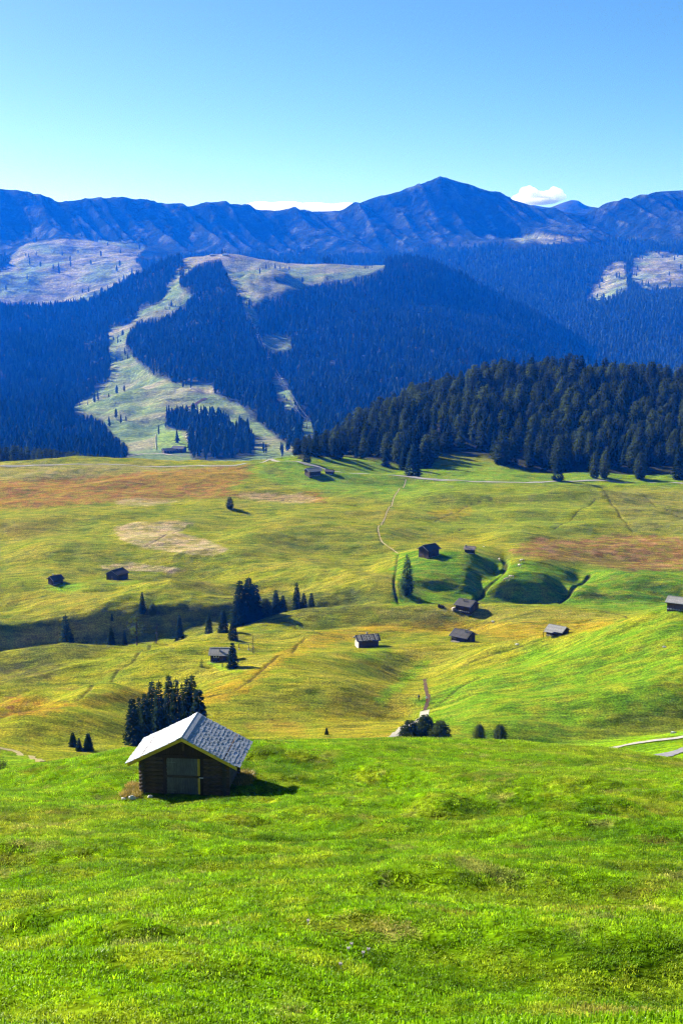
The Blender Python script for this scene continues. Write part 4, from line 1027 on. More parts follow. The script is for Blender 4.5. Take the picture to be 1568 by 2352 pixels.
# roof
RY0, RY1, RX = -.42, HD + .42, 2.82
RZ = WH + HW * TAN                           # underside at the ridge
slope = math.hypot(1, TAN); SL = RX * slope
for sx in (-1, 1):
    deck = MB().prism([(0, RZ), (sx * RX, RZ - RX * TAN), (sx * RX, RZ - RX * TAN + .05), (0, RZ + .05)], RY0 + .03, RY1 - .03).build('roof_deck', M_PLANK, hut)
    for yy in (RY0 - .035, RY1):
        MB().prism([(sx * .001, RZ - .11), (sx * RX * .99, RZ - RX * .99 * TAN - .11), (sx * RX * .99, RZ - RX * .99 * TAN + .055), (sx * .001, RZ + .055)], yy, yy + .035).build('bargeboard', M_NEWWOOD, hut)
NC, NS = 16, 18
SH = []
for v in range(5):
    m = MB(); q = random.Random(v); wv = (RY1 - RY0 + .06) / NS * q.uniform(.90, .99)
    m.box(0, .33 + q.uniform(-.03, .03), -wv / 2, wv / 2, 0, .02 + q.uniform(0, .012)); SH.append(m.mesh('shingle'))
    SH[-1].materials.append(M_SHING)
lv, lf = [], []
for sx in (-1, 1):
    for c_ in range(NC + 1):
        for k in range(NS):
            s0 = c_ * SL / NC - .02 if c_ else -.02
            if c_ == NC: continue
            y = RY0 - .02 + (k + .5 + (0.5 if c_ % 2 else 0) * .7 - .2) * (RY1 - RY0 + .04) / NS + rr.uniform(-.012, .012)
            y = min(max(y, RY0 + .05), RY1 - .05)
            ang = math.atan(TAN) + rr.uniform(-.012, .012) - .045
            px, pz = s0 / slope, RZ + .062 - s0 / slope * TAN
            tl = rr.uniform(-.025, .025)
            if sx > 0:
                o = add('shingle', SH[rr.randrange(5)], None, hut, (px, y, pz + rr.uniform(0, .01)), (tl * .4, ang, tl))
            else:
                M = Matrix.Translation((-px, y, pz + rr.uniform(0, .01))) @ Matrix.Rotation(math.pi, 4, 'Z') @ Matrix.Rotation(ang, 4, 'Y') @ Matrix.Rotation(tl, 4, 'Z')
                me = SH[rr.randrange(5)]; o_ = len(lv)
                lv += [tuple(M @ v_.co) for v_ in me.vertices]; lf += [[i + o_ for i in p.vertices] for p in me.polygons]
add('shingle_field', mesh_np('shingle_field', lv, lf), M_SHING, hut, kind='stuff')
for sx in (-1, 1):
    MB().prism([(sx * -.01, RZ + .115), (sx * .26, RZ + .115 - .26 * TAN), (sx * .26, RZ + .14 - .26 * TAN), (sx * -.01, RZ + .145)] , RY0 - .04, RY1 + .03).build('ridge_board', M_SHING, hut)
# footing stones
for k in range(13):
    x = -2.1 + 4.2 * k / 12; MB().blob((x + rr.uniform(-.06, .06), -.06 + rr.uniform(-.06, .06), -.22), (.20 + rr.uniform(0, .08), .2, .16), k).build('footing_stone', M_STONE, hut)
for k in range(9):
    for sx in (-1, 1): MB().blob((sx * 2.1, .3 + 2.9 * k / 8, -.35), (.2, .24, .34), 40 + k).build('footing_stone', M_STONE, hut)
HM = Matrix.Translation(HUT) @ Matrix.Rotation(YAW, 4, 'Z')
for (x, y, r_, lb) in ((-2.45, -1.05, .20, 'larger pale stone in the grass at the left foot of the hay hut'), (-2.85, -1.2, .13, 'smaller pale stone farthest left of the hay hut'), (-1.6, -.72, .14, 'pale stone in the shade at the front of the hay hut')):
    p = HM @ Vector((x, y, 0)); p.z = A.height(p.x, p.y)
    add('stone', MB().blob((0, 0, r_ * .25), (r_, r_ * .8, r_ * .55), int(r_ * 100), 9, 6, .3).mesh('stone'), M_WHITESTONE, None, p, (0, .2, .4), label=lb, category='stone')

# ------------------------------------------------------------------ the far huts
M_DARKWOOD = wood_material('dark_wall', (0.020, 0.014, 0.011), (0.07, 0.05, 0.038), (1, 1, 10), 0.9, 1.5)
M_BROWNWOOD = wood_material('brown_wall', (0.05, 0.032, 0.022), (0.14, 0.09, 0.06), (1, 1, 10), 0.9, 1.5)
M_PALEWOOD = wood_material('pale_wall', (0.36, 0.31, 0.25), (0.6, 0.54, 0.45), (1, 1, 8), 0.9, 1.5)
M_ROOFDARK = wood_material('dark_roof', (0.022, 0.020, 0.022), (0.07, 0.065, 0.066), (1, 9, 1), 0.75, 2.0)
M_ROOFSILV = wood_material('silver_roof', (0.15, 0.148, 0.15), (0.38, 0.37, 0.36), (1, 9, 1), 0.6, 2.0)
M_ROOFBROWN = wood_material('brown_roof', (0.15, 0.11, 0.095), (0.34, 0.27, 0.24), (1, 9, 1), 0.7, 2.0)
M_WHITEWALL = plain_material('white_plaster', (0.72, 0.70, 0.66), 0.85, 0.1)
M_GLASS = NT('window_glass'); M_GLASS.principled((0.02, 0.025, 0.03), 0.1, None, 0.6); M_GLASS = M_GLASS.mat

def small_hut(name, label, p, yaw, L, W, H, pitch, wall, roof, courses=7, oh=.55, chimney=None, door='gable', window=None, porch=None, battens=0, group=None, endwall=None, base=True, cat='hut'):
    """ridge along local x; p is the middle of the floor"""
    t_ = thing(name, label, cat, p, R(yaw), group); t_.scale = (.9,) * 3; tn = math.tan(R(pitch)); sl = math.hypot(1, tn)
    a, b = L / 2, W / 2
    w_ = MB(); w_.prism([(-b, -1.2), (b, -1.2), (b, H), (0, H + b * tn - .02), (-b, H)], -a, a, 'x'); w_.build('wall', wall, t_)
    if endwall:      # end wall faced paler: sunlight put into its colour
        MB().prism([(-b + .05, .1), (b - .05, .1), (b - .05, H), (0, H + b * tn - .1), (-b + .05, H)], -a - .06, -a, 'x').build('sun_paled_end_wall', endwall, t_)
    ro = b + oh; rz = H + b * tn
    for s_ in (-1, 1):
        dk = MB().prism([(0, rz), (s_ * ro, rz - ro * tn), (s_ * ro, rz - ro * tn + .10), (0, rz + .10)], -a - oh, a + oh, 'x').build('roof', roof, t_)
        cl = ro * sl / courses
        for k in range(courses):
            y0 = k * cl / sl - .02; y1 = (k + 1.12) * cl / sl; z0 = rz + .105 - y0 * tn; z1 = rz + .105 - y1 * tn + .03
            if k == courses - 1: y1 = ro + .03; z1 = rz + .13 - y1 * tn
            MB().prism([(s_ * y0, z0), (s_ * y1, z1), (s_ * y1, z1 + .06), (s_ * y0, z0 + .03)], -a - oh - .03, a + oh + .03, 'x').build('roof_course', roof, dk)
        for k in range(battens):
            x = -a + L * (k + .5) / battens
            MB().prism([(s_ * .05, rz + .20 - .05 * tn), (s_ * ro, rz + .20 - ro * tn), (s_ * ro, rz + .34 - ro * tn), (s_ * .05, rz + .34 - .05 * tn)], x - .09, x + .09, 'x').build('batten', M_PALEWOOD, dk)
    if battens:      # loose pale boards laid across one slope
        q = random.Random(3)
        for k in range(battens + 1):
            for j in range(5):
                x0 = -a - oh * .6 + (L + oh * 1.2) * k / (battens + 1) + .25; x1 = x0 + (L + oh * 1.2) / (battens + 1) - .55 + q.uniform(-.2, .1)
                y0 = ro * (.12 + .17 * j); y1 = y0 + ro * .09
                MB().prism([(-y0, rz + .2 - y0 * tn), (-y1, rz + .2 - y1 * tn), (-y1, rz + .27 - y1 * tn), (-y0, rz + .27 - y0 * tn)], x0, x1, 'x').build('roof_board', M_WHITEWALL if False else M_PALEWOOD, t_)
    MB().box(-a - oh, a + oh, -.12, .12, rz + .16, rz + .24).build('ridge_board', roof, t_)
    for e in (-1, 1):
        for s_ in (-1, 1):
            x = e * (a + oh + .05)
            MB().prism([(s_ * .002, rz - .06), (s_ * ro, rz - ro * tn - .06), (s_ * ro, rz - ro * tn + .12), (s_ * .002, rz + .12)], min(x, x + e * .05), max(x, x + e * .05), 'x').build('bargeboard', roof if roof != M_ROOFDARK else M_ROOFSILV, t_)
    if door == 'gable': MB().box(a + .002, a + .06, -.55, .55, .0, 1.9).build('door', M_BROWNWOOD, t_)
    elif door == 'gable_back': MB().box(-a - .06, -a - .002, -.55, .55, .0, 1.9).build('door', M_BROWNWOOD, t_)
    elif door == 'front': MB().box(-.6, .6, -b - .06, -b - .002, .0, 1.9).build('door', M_BROWNWOOD, t_)
    if window:
        for (wx, wz) in window:
            f_ = MB().box(wx - .35, wx + .35, -b - .08, -b - .003, wz, wz + .7).build('window', M_WHITEWALL, t_)
            MB().box(wx - .27, wx + .27, -b - .10, -b - .081, wz + .08, wz + .62).build('pane', M_GLASS, f_)
    if chimney:
        cx, cyy = chimney; cz = rz - abs(cyy) * tn
        ch = MB().box(cx - .22, cx + .22, cyy - .22, cyy + .22, cz - .1, cz + 1.1).build('chimney', M_STONE, t_)
        MB().box(cx - .3, cx + .3, cyy - .3, cyy + .3, cz + 1.1, cz + 1.2).build('chimney_cap', M_IRON, ch)
    if porch:
        x0, x1, dp = porch
        pr = MB().box(x0, x1, -b - dp, -b - .003, 1.55, 1.65).build('lean_to_roof', roof, t_)
        for x in (x0 + .1, x1 - .1): MB().box(x - .08, x + .08, -b - dp + .05, -b - dp + .2, -.6, 1.55).build('post', wall, t_)
    if base:
        q = random.Random(int(L * 10))
        for k in range(7):
            x = -a + L * (k + .5) / 7; MB().blob((x, -b - .05, -.05), (.45, .3, .25), q.randrange(999), 8, 5).build('footing_stone', M_STONE, t_)
    return t_

def at(u, y, back=0.0, sink=0.0):
    p = A.hit(u, y, 130); v = Vector((p.x, p.y, 0)).normalized()
    q = p + v * back; q.z = A.height(q.x, q.y) - sink; return q

H1 = small_hut('alpine_hut', 'silver-roofed hut with two tiny windows behind a dense spruce', at(512, 1518, 1.5), -4, 6.4, 4.6, 2.3, 29, M_DARKWOOD, M_ROOFSILV, 8, .5, (-.6, -1.1), 'front', [(-1.9, 1.3), (-1.0, 1.3)])
H2 = small_hut('alpine_hut', 'hut with white boards and battens laid on its roof, lit end wall', at(842, 1488, 1.5), 15, 6.6, 4.4, 2.9, 27, M_BROWNWOOD, M_ROOFDARK, 6, .6, (.3, .9), None, None, None, 4, None, M_PALEWOOD)
H3 = small_hut('alpine_hut', 'dark hut with woodpile and porch on the ochre flat, lower of two alike', at(1063, 1474, 1.0), -38, 5.6, 5.6, 2.3, 28, M_DARKWOOD, M_ROOFDARK, 7, .65, (1.6, -.9), 'gable', None, (-2.6, -.6, 1.0))
H4 = small_hut('alpine_hut', 'dark hut with chimney on the crest of the ochre flat, upper of two alike', at(1072, 1403, 1.0), -38, 6.2, 6.2, 2.2, 27, M_DARKWOOD, M_ROOFDARK, 7, .6, (-.6, -1.2), 'gable', None, None)
H5 = small_hut('alpine_hut', 'silver-roofed hut with lower lean-to roof half sunk behind the green slope', at(1279, 1464, 4), -38, 6.0, 5.2, 1.8, 26, M_DARKWOOD, M_ROOFSILV, 7, .5, None, None, None, (-3.0, .4, 2.2))
H6 = small_hut('alpine_hut', 'silver-roofed hut cut by the right edge of the picture', at(1556, 1401, 1.5), -30, 6.4, 5.0, 2.3, 27, M_BROWNWOOD, M_ROOFSILV, 7, .55, None, 'gable', None, None)
for h_ in (H5, H6): h_.scale = (.78,) * 3
H7 = small_hut('barn', 'big dark barn with small annex on the green knoll above the larch', at(984, 1277, 0.5), 42, 6.6, 5.8, 3.4, 28, M_DARKWOOD, M_ROOFDARK, 7, .7, None, 'gable_back', None, (-3.0, -.2, 1.1), cat='barn')
H8 = small_hut('alpine_hut', 'tiny brown-roofed hut right of the big barn on the knoll', at(1078, 1270, 0.5), -16, 3.9, 3.2, 1.9, 29, M_DARKWOOD, M_ROOFBROWN, 6, .5, (-1.6, -.7), None)
H9 = small_hut('barn', 'larger dark barn below the strip of pale dry grass at the left', at(270, 1331, 0.5), 58, 6.6, 6.6, 3.0, 25, M_DARKWOOD, M_ROOFDARK, 7, .5, None, 'gable_back', None, None, cat='barn')
H10 = small_hut('alpine_hut', 'small dark hut with pale stone base at the left meadow', at(129, 1340, 0.5), 44, 4.6, 4.4, 2.0, 29, M_DARKWOOD, M_ROOFDARK, 6, .6, (-.8, .6), 'gable_back')
H11 = small_hut('barn', 'silver-roofed barn beside the gravel road at the far meadow edge', at(718, 1092, 0.5), 32, 7.6, 5.6, 2.9, 25, M_DARKWOOD, M_ROOFSILV, 7, .8, None, 'gable_back', None, None, cat='barn')
H12 = small_hut('shed', 'tiny dark shed beside the silver-roofed barn by the gravel road', at(757, 1088, 0.2), -20, 4.4, 3.2, 1.5, 29, M_DARKWOOD, M_ROOFDARK, 5, .4, None, None, None, None, cat='shed')
def atC(u, y): return C.hit(u, y)
small_hut('farmhouse', 'farmhouse with dark roof in the valley, left of the two', atC(387, 1041), 25, 15, 10, 4.5, 24, M_DARKWOOD, M_ROOFDARK, 6, 1.0, None, 'front', [(-4, 2.2), (0, 2.2), (4, 2.2)], base=False, cat='house')
small_hut('farmhouse', 'larger farmhouse with chimney in the valley, right of the two', atC(412, 1039), -20, 16, 12, 6, 24, M_BROWNWOOD, M_ROOFDARK, 6, 1.2, (-3, 1), 'front', [(-5, 2.6), (-1, 2.6), (3, 2.6), (-3, 4.4), (2, 4.4)], base=False, cat='house')
small_hut('lift_station', 'pale lift station building on top of the ski mountain', C.hit(515, 587) + Vector((0, 6, 0)), 10, 14, 10, 6, 18, M_WHITEWALL, M_ROOFSILV, 4, .8, None, 'front', None, base=False, cat='building')
small_hut('summit_inn', 'long low pale inn left of the lift station on the mountain top', C.hit(492, 588) + Vector((0, 6, 0)), 4, 26, 10, 4, 18, M_PALEWOOD, M_ROOFSILV, 4, .8, None, 'front', None, base=False, cat='building')

# stacked firewood beside huts
def woodpile(p, yaw, L, label):
    t_ = thing('woodpile', label, 'woodpile', p, R(yaw)); q = random.Random(int(L * 7))
    lm = MB().tube([(0, -.45, 0), (0, .45, 0)], .13, 7).mesh('billet', True); lm.materials.append(M_PALEWOOD)
    for r_ in range(4):
        for k in range(int(L / .28)):
            add('billet', lm, None, t_, (-L / 2 + (k + .5 * (r_ % 2)) * .28, q.uniform(-.06, .06), .05 + r_ * .23))
woodpile(H3.location + Vector((-2.6, -2.9, 0)), -38, 2.6, 'pale firewood stacked against the lower dark hut on the ochre flat')
woodpile(H4.location + Vector((-4.4, -.6, 0)), 52, 1.9, 'pale firewood heap at the corner of the upper dark hut')
# swing frame near the silver-roofed hut
p = at(561, 1492); t_ = thing('swing_frame', 'small wooden frame with pale feet on the grass right of the dense spruce', 'frame', p, R(-8))
for x in (-1.5, 1.3): MB().box(x - .07, x + .07, -.07, .07, -.2, 1.6).build('post', M_DARKWOOD, t_); MB().blob((x, 0, .1), (.22, .22, .28), 5).build('foot', M_WHITESTONE, t_)
MB().box(-1.5, 1.3, -.06, .06, 1.6, 1.72).build('crossbar', M_DARKWOOD, t_)
p = at(1013, 1395); add('tree_stump', MB().blob((0, 0, .3), (1.1, .7, .5), 8, 10, 6, .35).blob((-.8, 0, .5), (.45, .4, .6), 9).mesh('tree_stump'), M_BARK, None, p, label='dark weathered stump left of the upper dark hut', category='stump')
for (u, y, r_, lb) in ((1523, 1487, .35, 'white stone on the big green slope at the right'), (1187, 1481, .4, 'pale slab beside the ditch on the ochre flat'), (1132, 1428, .4, 'pale block at the end of the ditch behind the two dark huts'), (1545, 1684, .4, 'pale boulder above the gravel track at the lower right'), (1110, 1256, .3, 'pale post stone on the meadow above the barn knoll')):
    p = at(u, y); add('stone', MB().blob((0, 0, r_ * .3), (r_ * 1.5, r_, r_ * .6), int(u), 9, 6, .3).mesh('stone'), M_WHITESTONE, None, p, label=lb, category='stone')

# ------------------------------------------------------------------ ways
def gravel(name, col):
    t = NT(name); p = t.pos(); n = t.noise(p, 1.5, 4, .7); n2 = t.noise(p, .12, 3)
    cc_ = t.mix(1.0, col, t.ramp(n, [(.3, .7), (.7, 1.15)]), 'MULTIPLY'); cc_ = t.mix(.5, cc_, t.ramp(n2, [(.35, .7), (.65, 1.1)]), 'MULTIPLY')
    d = t.n('BsdfDiffuse'); t.link(cc_, d.inputs[0]); t.link(d.outputs[0], t.out.inputs[0]); return t.mat
M_GRAVEL = gravel('gravel', (0.30, 0.28, 0.24)); M_DIRT = gravel('dirt', (0.085, 0.055, 0.042)); M_ASPH = gravel('asphalt', (0.19, 0.185, 0.20)); M_TRACK = gravel('track', (0.30, 0.25, 0.13))
def way(name, pts, width, mat, lift=.06, sheet=None, z=None, rag=.12, dmin=130):
    sheet = sheet or A; ln = world_line(pts, sheet, step=max(.5, sheet.hit(*pts[0], dmin).y / 350), dmin=dmin); v = []; f = []
    q = random.Random(len(pts))
    for i, p in enumerate(ln):
        t_ = (ln[min(i + 1, len(ln) - 1)] - ln[max(i - 1, 0)]); t_.z = 0; t_.normalize(); n_ = Vector((-t_.y, t_.x, 0))
        for j in range(5):
            w_ = width * (j / 4 - .5) * (1 + (q.uniform(-rag, rag) if j in (0, 4) else 0)); s_ = p + n_ * w_
            v.append((s_.x, s_.y, sheet.height(s_.x, s_.y) + lift))
        if i:
            for j in range(4): o = (i - 1) * 5 + j; f.append([o, o + 1, o + 6, o + 5])
    return add(name, mesh_np(name, v, f, True), mat, kind='structure')
way('gravel_road', [(618, 1054), (660, 1060), (700, 1066), (735, 1074), (770, 1084), (850, 1090), (950, 1097), (1000, 1102), (1150, 1108), (1280, 1106), (1400, 1106), (1567, 1111)], 2.3, M_GRAVEL, .25)
way('gravel_road', [(0, 1071), (100, 1069), (200, 1067), (300, 1069), (400, 1072), (480, 1071), (560, 1066), (618, 1056)], 1.7, M_GRAVEL, .22)
way('footpath', [(893, 1702), (912, 1685), (935, 1668), (960, 1657), (972, 1646), (975, 1633)], 2.2, M_GRAVEL, .10)
way('footpath', [(974, 1632), (980, 1618), (983, 1600), (978, 1585), (976, 1570), (975, 1560)], 0.9, M_DIRT, .06, rag=.4)
way('gravel_track', [(1385, 1727), (1420, 1716), (1460, 1708), (1510, 1701), (1560, 1695), (1620, 1688)], 1.7, M_GRAVEL, .12, dmin=165)
way('asphalt_road', [(1490, 1746), (1530, 1733), (1570, 1723), (1640, 1708)], 3.2, M_ASPH, .10, dmin=150)
way('footpath', [(-20, 1719), (15, 1722), (45, 1731), (75, 1741), (105, 1750)], 1.2, M_TRACK, .08, rag=.3)
way('footpath', [(914, 1272), (905, 1266), (882, 1250), (871, 1230), (869, 1210), (885, 1186), (894, 1165), (906, 1140), (932, 1102)], 0.55, M_TRACK, .2, rag=.35)
way('valley_road', [(285, 1050), (330, 1043), (372, 1043), (400, 1046), (440, 1046)], 5, M_GRAVEL, .5, C)
way('forest_road', [(390, 945), (420, 940), (450, 928), (475, 915)], 6, M_DIRT, .5, C)

def fence(pts, sheet, label, step, ph, mat=M_PALEWOOD, rails=2, thick=.12):
    ln = world_line(pts, sheet, step=step); t_ = thing('fence', label, 'fence', ln[0])
    pm = MB().box(-thick / 2, thick / 2, -thick / 2, thick / 2, -.4, ph).mesh('post'); pm.materials.append(mat); prev = None
    for p in ln:
        q = p - ln[0]; q.z = sheet.height(p.x, p.y) - ln[0].z; add('post', pm, None, t_, q)
        if prev is not None:
            for r_ in range(rails):
                zz = ph * (.92 - .45 * r_); MB().tube([prev + Vector((0, 0, zz)), q + Vector((0, 0, zz))], thick * .38, 5).build('rail', mat, t_)
        prev = q
fence([(358, 1000), (357, 1015), (359, 1034)], C, 'pale fence along the left side of the farm paddock', 9, 1.8, thick=.6)
fence([(427, 1004), (432, 1016), (440, 1030)], C, 'pale fence along the right side of the farm paddock', 9, 1.8, thick=.6)
fence([(600, 1057), (630, 1053), (665, 1050), (690, 1048)], A, 'post fence on the skyline beside the gravel road', 9, 1.2, M_DARKWOOD, 1, .16)

# chairlift
lt = thing('chairlift', 'chairlift with pylons and two cables up the wooded ski mountain', 'chairlift', C.hit(*LIFT[-1]))
tops = []
M_STEEL = plain_material('steel', (0.22, 0.23, 0.25), 0.5, 0.1)
for (u, y) in LIFT:
    p = C.hit(u, y); q = p - lt.location
    m = MB().tube([q, q + Vector((0, 0, 15))], [.6, .4], 6); m.box(q.x - 3.2, q.x + 3.2, q.y - .3, q.y + .3, q.z + 14.6, q.z + 15.2); m.build('pylon', M_STEEL, lt)
    tops.append(q + Vector((0, 0, 15)))
for s_ in (-1, 1):
    pts = []
    for i in range(len(tops) - 1):
        for k in range(6):
            f_ = k / 6; pts.append(tops[i].lerp(tops[i + 1], f_) + Vector((s_ * 3, 0, -14 * f_ * (1 - f_))))
    pts.append(tops[-1] + Vector((s_ * 3, 0, 0))); MB().tube(pts, .07, 5).build('cable', M_STEEL, lt)

# ------------------------------------------------------------------ hikers and grazing cattle
def skin_mesh(name, verts, edges, radii, root=0, sub=1):
    me = bpy.data.meshes.new(name); me.from_pydata(verts, edges, []); o = bpy.data.objects.new('tmp_' + name, me); COL.objects.link(o)
    o.modifiers.new('s', 'SKIN'); sv = me.skin_vertices[0].data
    for i, r_ in enumerate(radii): sv[i].radius = (r_, r_) if not hasattr(r_, '__len__') else r_; sv[i].use_root = (i == root)
    sb = o.modifiers.new('b', 'SUBSURF'); sb.levels = sub; sb.render_levels = sub
    dg = bpy.context.evaluated_depsgraph_get(); dg.update(); out = bpy.data.meshes.new_from_object(o.evaluated_get(dg)); out.name = name
    bpy.data.objects.remove(o); 
    for p in out.polygons: p.use_smooth = True
    return out
M_SKIN = plain_material('skin', (0.45, 0.28, 0.20), .6, .05); M_BLUE = plain_material('blue_cloth', (0.05, 0.12, 0.40), .9, .15); M_BLACK = plain_material('black_cloth', (0.015, 0.015, 0.018), .9, .15)
M_WHITEC = plain_material('white_cloth', (0.70, 0.70, 0.72), .9, .08); M_RED = plain_material('red_cloth', (0.35, 0.03, 0.03), .9, .15); M_YEL = plain_material('yellow_cloth', (0.6, 0.45, 0.08), .9, .1); M_HAIR = plain_material('hair', (0.03, 0.02, 0.015), .8, .2)
def person(p, rz, top, legs, label, pack=None, lean=0.0):
    V_ = [(0, 0, .92), (0, .01, 1.12), (0, .02, 1.34), (0, .02, 1.47), (0, -.01, 1.60), (0, -.015, 1.70),
          (-.10, 0, .88), (-.11, -.14, .50), (-.11, -.08, .08), (-.11, -.22, .03), (.10, 0, .88), (.11, .12, .50), (.11, .22, .10), (.11, .10, .03),
          (-.19, .02, 1.38), (-.25, .10, 1.12), (-.22, -.02, .92), (-.21, -.05, .84), (.19, .02, 1.38), (.25, -.05, 1.12), (.22, -.20, .98), (.21, -.25, .92)]
    E_ = [(0, 1), (1, 2), (2, 3), (3, 4), (4, 5), (0, 6), (6, 7), (7, 8), (8, 9), (0, 10), (10, 11), (11, 12), (12, 13), (2, 14), (14, 15), (15, 16), (16, 17), (2, 18), (18, 19), (19, 20), (20, 21)]
    Rd = [(.15, .11), (.14, .10), (.16, .11), .055, (.085, .10), (.075, .09), .095, .06, .045, .045, .095, .06, .045, .045, .06, .047, .036, .04, .06, .047, .036, .04]
    me = skin_mesh('body', V_, E_, Rd)
    for m in (top, legs, M_SKIN, M_BLACK): me.materials.append(m)
    for f in me.polygons:
        z = sum(me.vertices[i].co.z for i in f.vertices) / len(f.vertices); x = abs(f.center.x)
        f.material_index = 2 if z > 1.46 or (x > .18 and z < 1.0 and z > .8) else (0 if z > .95 else (1 if z > .1 else 3))
    o = add('person', me, None, None, p, (lean, 0, rz), label=label, category='person')
    MB().blob((0, .02, 1.68), (.105, .115, .09), 3, 10, 6, .06).build('hair', M_HAIR, o, True)
    if pack: MB().blob((0, .21, 1.24), (.16, .12, .24), 4, 10, 7, .06).build('backpack', pack, o, True)
    return o
person(at(961, 1610), R(200), M_BLUE, M_BLACK, 'hiker in blue top and dark trousers left of the dirt path', M_BLACK)
person(at(979, 1613), R(20), M_WHITEC, M_RED, 'hiker in white top and red trousers on the dirt path', M_BLUE)
p = at(966, 1607); add('bush', crown_mesh('pine', 1.4, .5, .05, 12, 77, .8, .1, (7, 9), 4), foliage_material('yellow_leaves', (0.30, 0.22, 0.02), (0.5, 0.36, 0.05)), None, p, label='small yellow-leaved bush beside the hikers', category='bush')
M_COW = NT('cow_hide'); q_ = M_COW.noise(M_COW.objco(), 1.6, 2); M_COW.principled(M_COW.ramp(q_, [(.42, (0.62, 0.56, 0.48)), (.55, (0.24, 0.15, 0.09))]), .85, None, .1); M_COW = M_COW.mat
V_ = [(-.75, 0, 1.12), (-.35, 0, 1.10), (.15, 0, 1.10), (.60, 0, 1.14), (.95, 0, 1.00), (1.20, 0, .62), (1.34, 0, .30), (1.42, 0, .12),
      (-.72, .20, .85), (-.78, .20, .45), (-.72, .20, .04), (-.72, -.20, .85), (-.62, -.20, .45), (-.56, -.20, .04),
      (.58, .18, .80), (.60, .18, .42), (.58, .18, .04), (.58, -.18, .80), (.70, -.18, .42), (.74, -.18, .04), (-.95, 0, 1.05), (-1.0, 0, .6), (-1.0, 0, .35)]
E_ = [(0, 1), (1, 2), (2, 3), (3, 4), (4, 5), (5, 6), (6, 7), (0, 8), (8, 9), (9, 10), (0, 11), (11, 12), (12, 13), (3, 14), (14, 15), (15, 16), (3, 17), (17, 18), (18, 19), (0, 20), (20, 21), (21, 22)]
Rd = [(.24, .26), (.30, .33), (.32, .36), (.27, .32), (.17, .22), (.13, .16), (.11, .12), (.075, .07), .13, .06, .055, .13, .06, .055, .11, .055, .055, .11, .055, .055, .04, .025, .04]
cow_me = skin_mesh('cow', V_, E_, Rd, 1); cow_me.materials.append(M_COW)
horn = MB().tube([(1.16, .10, .74), (1.20, .22, .80), (1.24, .24, .90)], [.03, .022, .008], 6).tube([(1.16, -.10, .74), (1.20, -.22, .80), (1.24, -.24, .90)], [.03, .022, .008], 6).mesh('horns'); horn.materials.append(M_WHITEC)
ear = MB().blob((1.13, .17, .70), (.05, .1, .035), 2, 7, 5, .05).blob((1.13, -.17, .70), (.05, .1, .035), 2, 7, 5, .05).mesh('ears'); ear.materials.append(M_COW)
for (u, y, rz, lb) in ((1146, 1289, 95, 'pale cow grazing alone at the end of the barn knoll'), (1199, 1292, 150, 'upper of the two pale cows high on the second knoll'), (1192, 1303, 110, 'lower of the two pale cows high on the second knoll'), (1174, 1329, 150, 'brown and white cow, right of the pair at mid slope'), (1163, 1335, 170, 'pale cow, left of the pair at mid slope')):
    p = at(u, y); o = add('cow', cow_me, None, None, p + Vector((0, 0, -.02)), (0, 0, R(rz)), label=lb, category='cow', group='cattle grazing on the knolls')
    add('horns', horn, None, o); add('ears', ear, None, o)

# ------------------------------------------------------------------ clouds behind the ridge
M_CLOUD = NT('cloud_vapour'); vs = M_CLOUD.n('VolumeScatter'); vs.inputs['Color'].default_value = (1, 1, 1, 1); vs.inputs['Density'].default_value = 0.014; vs.inputs['Anisotropy'].default_value = 0.1
M_CLOUD.link(vs.outputs[0], M_CLOUD.out.inputs['Volume']); M_CLOUD = M_CLOUD.mat
def cloud(label, blobs, d, vox):
    m = MB(); u0, y0 = blobs[0][0], blobs[0][1]; o_ = Vector(ray_xyz(u0, y0, d)); q = random.Random(int(u0))
    for (u, y, ru, rv) in blobs:
        c_ = Vector(ray_xyz(u, y, d)) - o_; k = d / FP
        m.blob(c_ + Vector((0, q.uniform(-40, 40), 0)), (ru * k, ru * k * .8, rv * k), q.randrange(999), 16, 11, .10)
    o = m.build('cloud', M_CLOUD, None, True, loc=o_, label=label, category='cloud')
    rm = o.modifiers.new('union', 'REMESH'); rm.mode = 'VOXEL'; rm.voxel_size = vox
    return o
qq = random.Random(4)
bl = [(1215, 450, 26, 17), (1192, 456, 18, 11), (1238, 452, 22, 13), (1206, 438, 14, 10), (1222, 440, 13, 10), (1262, 446, 20, 10), (1278, 440, 14, 8), (1250, 458, 34, 10), (1180, 462, 20, 7), (1285, 452, 16, 9), (1232, 462, 50, 9), (1270, 434, 10, 6), (1214, 431, 8, 6)]
cloud('small white cumulus cloud between the peak and the far summit', bl, 13000, 14)
bl = [(690, 482, 70, 10), (620, 480, 55, 8), (750, 478, 55, 10), (570, 474, 35, 5), (795, 471, 30, 6), (660, 470, 40, 7), (720, 472, 40, 7), (600, 468, 30, 5), (640, 488, 90, 12), (740, 488, 80, 14)]
cloud('long flat white cloud bank resting on the ridge left of the peak', bl, 13000, 16)

